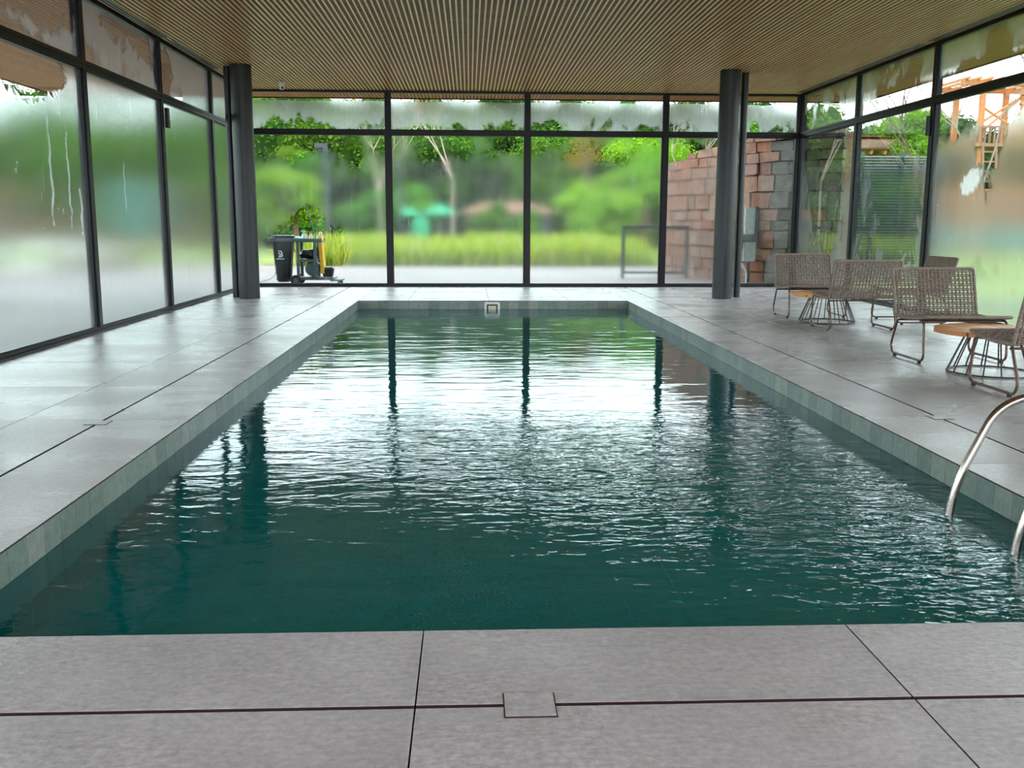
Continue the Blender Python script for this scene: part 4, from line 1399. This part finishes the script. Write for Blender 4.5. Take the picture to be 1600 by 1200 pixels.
# bin with pale mark
b = empty('waste_bin', (CX - 0.585, CY, -0.02))
m = MB()
def rect_ring(w, d, z, c): return [(-w + c, -d, z), (w - c, -d, z), (w, -d + c, z), (w, d - c, z), (w - c, d, z), (-w + c, d, z), (-w, d - c, z), (-w, -d + c, z)]
rings = [rect_ring(.10, .12, .055, .03), rect_ring(.13, .15, .10, .04), rect_ring(.185, .185, .80, .04), rect_ring(.195, .195, .83, .04)]
vs = [p for r in rings for p in r]
fs = [(i * 8 + k, i * 8 + (k + 1) % 8, (i + 1) * 8 + (k + 1) % 8, (i + 1) * 8 + k) for i in range(3) for k in range(8)] + [tuple(range(8))[::-1], tuple(range(24, 32))]
m.add(vs, fs, 0, True)
m.build('bin_body', M['bin'], b)
m = MB(); m.box(-0.20, 0.20, -0.20, 0.20, 0.935, 0.96); m.build('lid', M['cart'], b, bevel=0.01)
m = MB(); m.box(-.19, .19, .15, .185, .82, .94); m.build('hinge_rail', M['cart'], b)
# emblem: rounded triangular B with a word line beneath
m = MB()
def yfront(z): return -(.15 + (.185 - .15) * (z - .10) / .70) - 0.004
def flat(pts, th_=0.006):
    k = len(pts)
    vs = [(x, yfront(z), z) for x, z in pts] + [(x, yfront(z) - th_, z) for x, z in pts]
    m.add(vs, [tuple(range(k)), tuple(range(k, 2 * k))[::-1]] + [(i, (i + 1) % k, k + (i + 1) % k, k + i) for i in range(k)])
cz, cx = 0.60, -0.03
def stroke(a, b_, w=0.009):
    d = Vector((b_[0] - a[0], b_[1] - a[1])).normalized(); nn = Vector((-d.y, d.x)) * w
    flat([(a[0] - nn.x, a[1] - nn.y), (b_[0] - nn.x, b_[1] - nn.y), (b_[0] + nn.x, b_[1] + nn.y), (a[0] + nn.x, a[1] + nn.y)])
pl = [(cx - .035, cz + .055), (cx + .01, cz + .055), (cx + .035, cz + .03), (cx + .02, cz + .005), (cx + .045, cz - .02), (cx + .025, cz - .05), (cx - .035, cz - .055)]
for a_, b_ in zip(pl[:-1], pl[1:]): stroke(a_, b_, 0.011)
stroke((cx - .035, cz + .03), (cx - .02, cz), 0.009); stroke((cx - .02, cz), (cx + .01, cz + .003), 0.009)
stroke((cx - .03, cz - .03), (cx + .02, cz - .025), 0.008)
for k in range(8):
    x = cx - .075 + k * .02
    stroke((x, cz - .105), (x, cz - .085 + .006 * (k % 2)), 0.006)
m.build('emblem', M['white'], b)
tag(b, 'black waste bin with a pale emblem hung on the cleaning cart', 'bin')

# things carried on the cart
m = MB()
blob(m, (0, 0, 0), (0.19, 0.14, 0.10), 2.0, 16, 10); blob(m, (0.13, 0.02, 0.05), (0.10, 0.10, 0.09), 5.0, 12, 8)
tag(m.build('cleaning_bag', M['bag'], loc=(CX - 0.09, CY, 0.575)), 'crumpled black bag on the cart shelf', 'bag')
m = MB(); m.lathe([(0.02, -0.13), (0.13, -0.12), (0.155, -0.06), (0.155, 0.06), (0.13, 0.12), (0.02, 0.13)], (0, 0, 0), 24, axis='y')
tag(m.build('round_drum', M['cart'], loc=(CX - 0.02, CY + 0.04, 0.295)), 'dark round drum lying on the cart base', 'drum')
e = empty('mop_bucket', (CX + 0.27, CY, 0.137))
m = MB(); m.lathe([(0.09, 0.0), (0.10, 0.01), (0.125, 0.14), (0.135, 0.15), (0.12, 0.148)], seg=20); m.build('bucket_body', M['rubber'], e)
m = MB(); m.box(-0.08, 0.10, -0.07, 0.07, 0.15, 0.19); m.build('wringer', M['cart'], e, bevel=0.01)
tag(e, 'low black mop bucket standing on the front of the cart', 'bucket')
e = empty('folded_sign', (CX + 0.165, CY - 0.02, 0.14))
m = MB()
m.obox((0, 0, 0.42), (0.035, 0, 0), (0, 0.14, 0), (-0.02, 0, 0.36)); m.build('panel', M['yellow'], e, bevel=0.008)
m = MB(); m.lathe([(0.035, 0.78), (0.042, 0.83), (0.02, 0.87)], (-0.02, 0, 0), 12); m.build('handle', M['cream'], e)
tag(e, 'yellow folded wet floor sign standing on the cart', 'sign')
e = empty('spray_bottle', (CX - 0.17, CY - 0.05, 0.842))
m = MB(); m.lathe([(0.045, 0.0), (0.05, 0.02), (0.045, 0.10), (0.018, 0.14), (0.018, 0.16)], seg=16); m.build('bottle_body', M['white'], e)
m = MB(); m.box(-0.055, 0.03, -0.016, 0.016, 0.16, 0.195); m.build('trigger_head', M['mint'], e, bevel=0.004)
tag(e, 'white spray bottle with mint head on the cart tray', 'bottle')
e = empty('spray_bottle', (CX - 0.05, CY + 0.02, 0.842))
m = MB(); m.lathe([(0.032, 0.0), (0.035, 0.02), (0.032, 0.09), (0.014, 0.12), (0.014, 0.14)], seg=16); m.build('bottle_body', M['white'], e)
m = MB(); m.box(-0.03, 0.03, -0.014, 0.014, 0.14, 0.17); m.build('trigger_head', M['orange'], e, bevel=0.004)
tag(e, 'white bottle with orange head on the cart tray', 'bottle')
m = MB(); blob(m, (0, 0, 0), (0.085, 0.07, 0.035), 9.0, 14, 8)
tag(m.build('cleaning_cloth', M['mint'], loc=(CX - 0.30, CY + 0.05, 0.885)), 'mint green cleaning cloth folded on the cart tray', 'cloth')
e = empty('broom', (CX + 0.22, CY - 0.06, 0.15))
m = MB(); m.tube([(0, 0, 0.14), (-0.32, 0.0, 1.34)], 0.011, 8); m.build('handle', M['green_handle'], e)
m = MB(); m.tube([(-0.32, 0.0, 1.34), (-0.335, 0, 1.40)], 0.014, 8); m.build('grip', M['rubber'], e)
tag(e, 'green handled mop with a dark tip leaning up from the cart', 'mop')
m = MB(); m.tube(rounded([(CX - 0.62, CY + 0.05, 0.62), (CX - 0.74, CY + 0.15, 0.40), (CX - 0.80, CY + 0.15, 0.10), (CX - 1.2, CY, -0.012)], 0.15), 0.006, 6)
tag(m.build('power_cord', M['rubber']), 'thin dark cord trailing from the cart to the paving', 'cord')
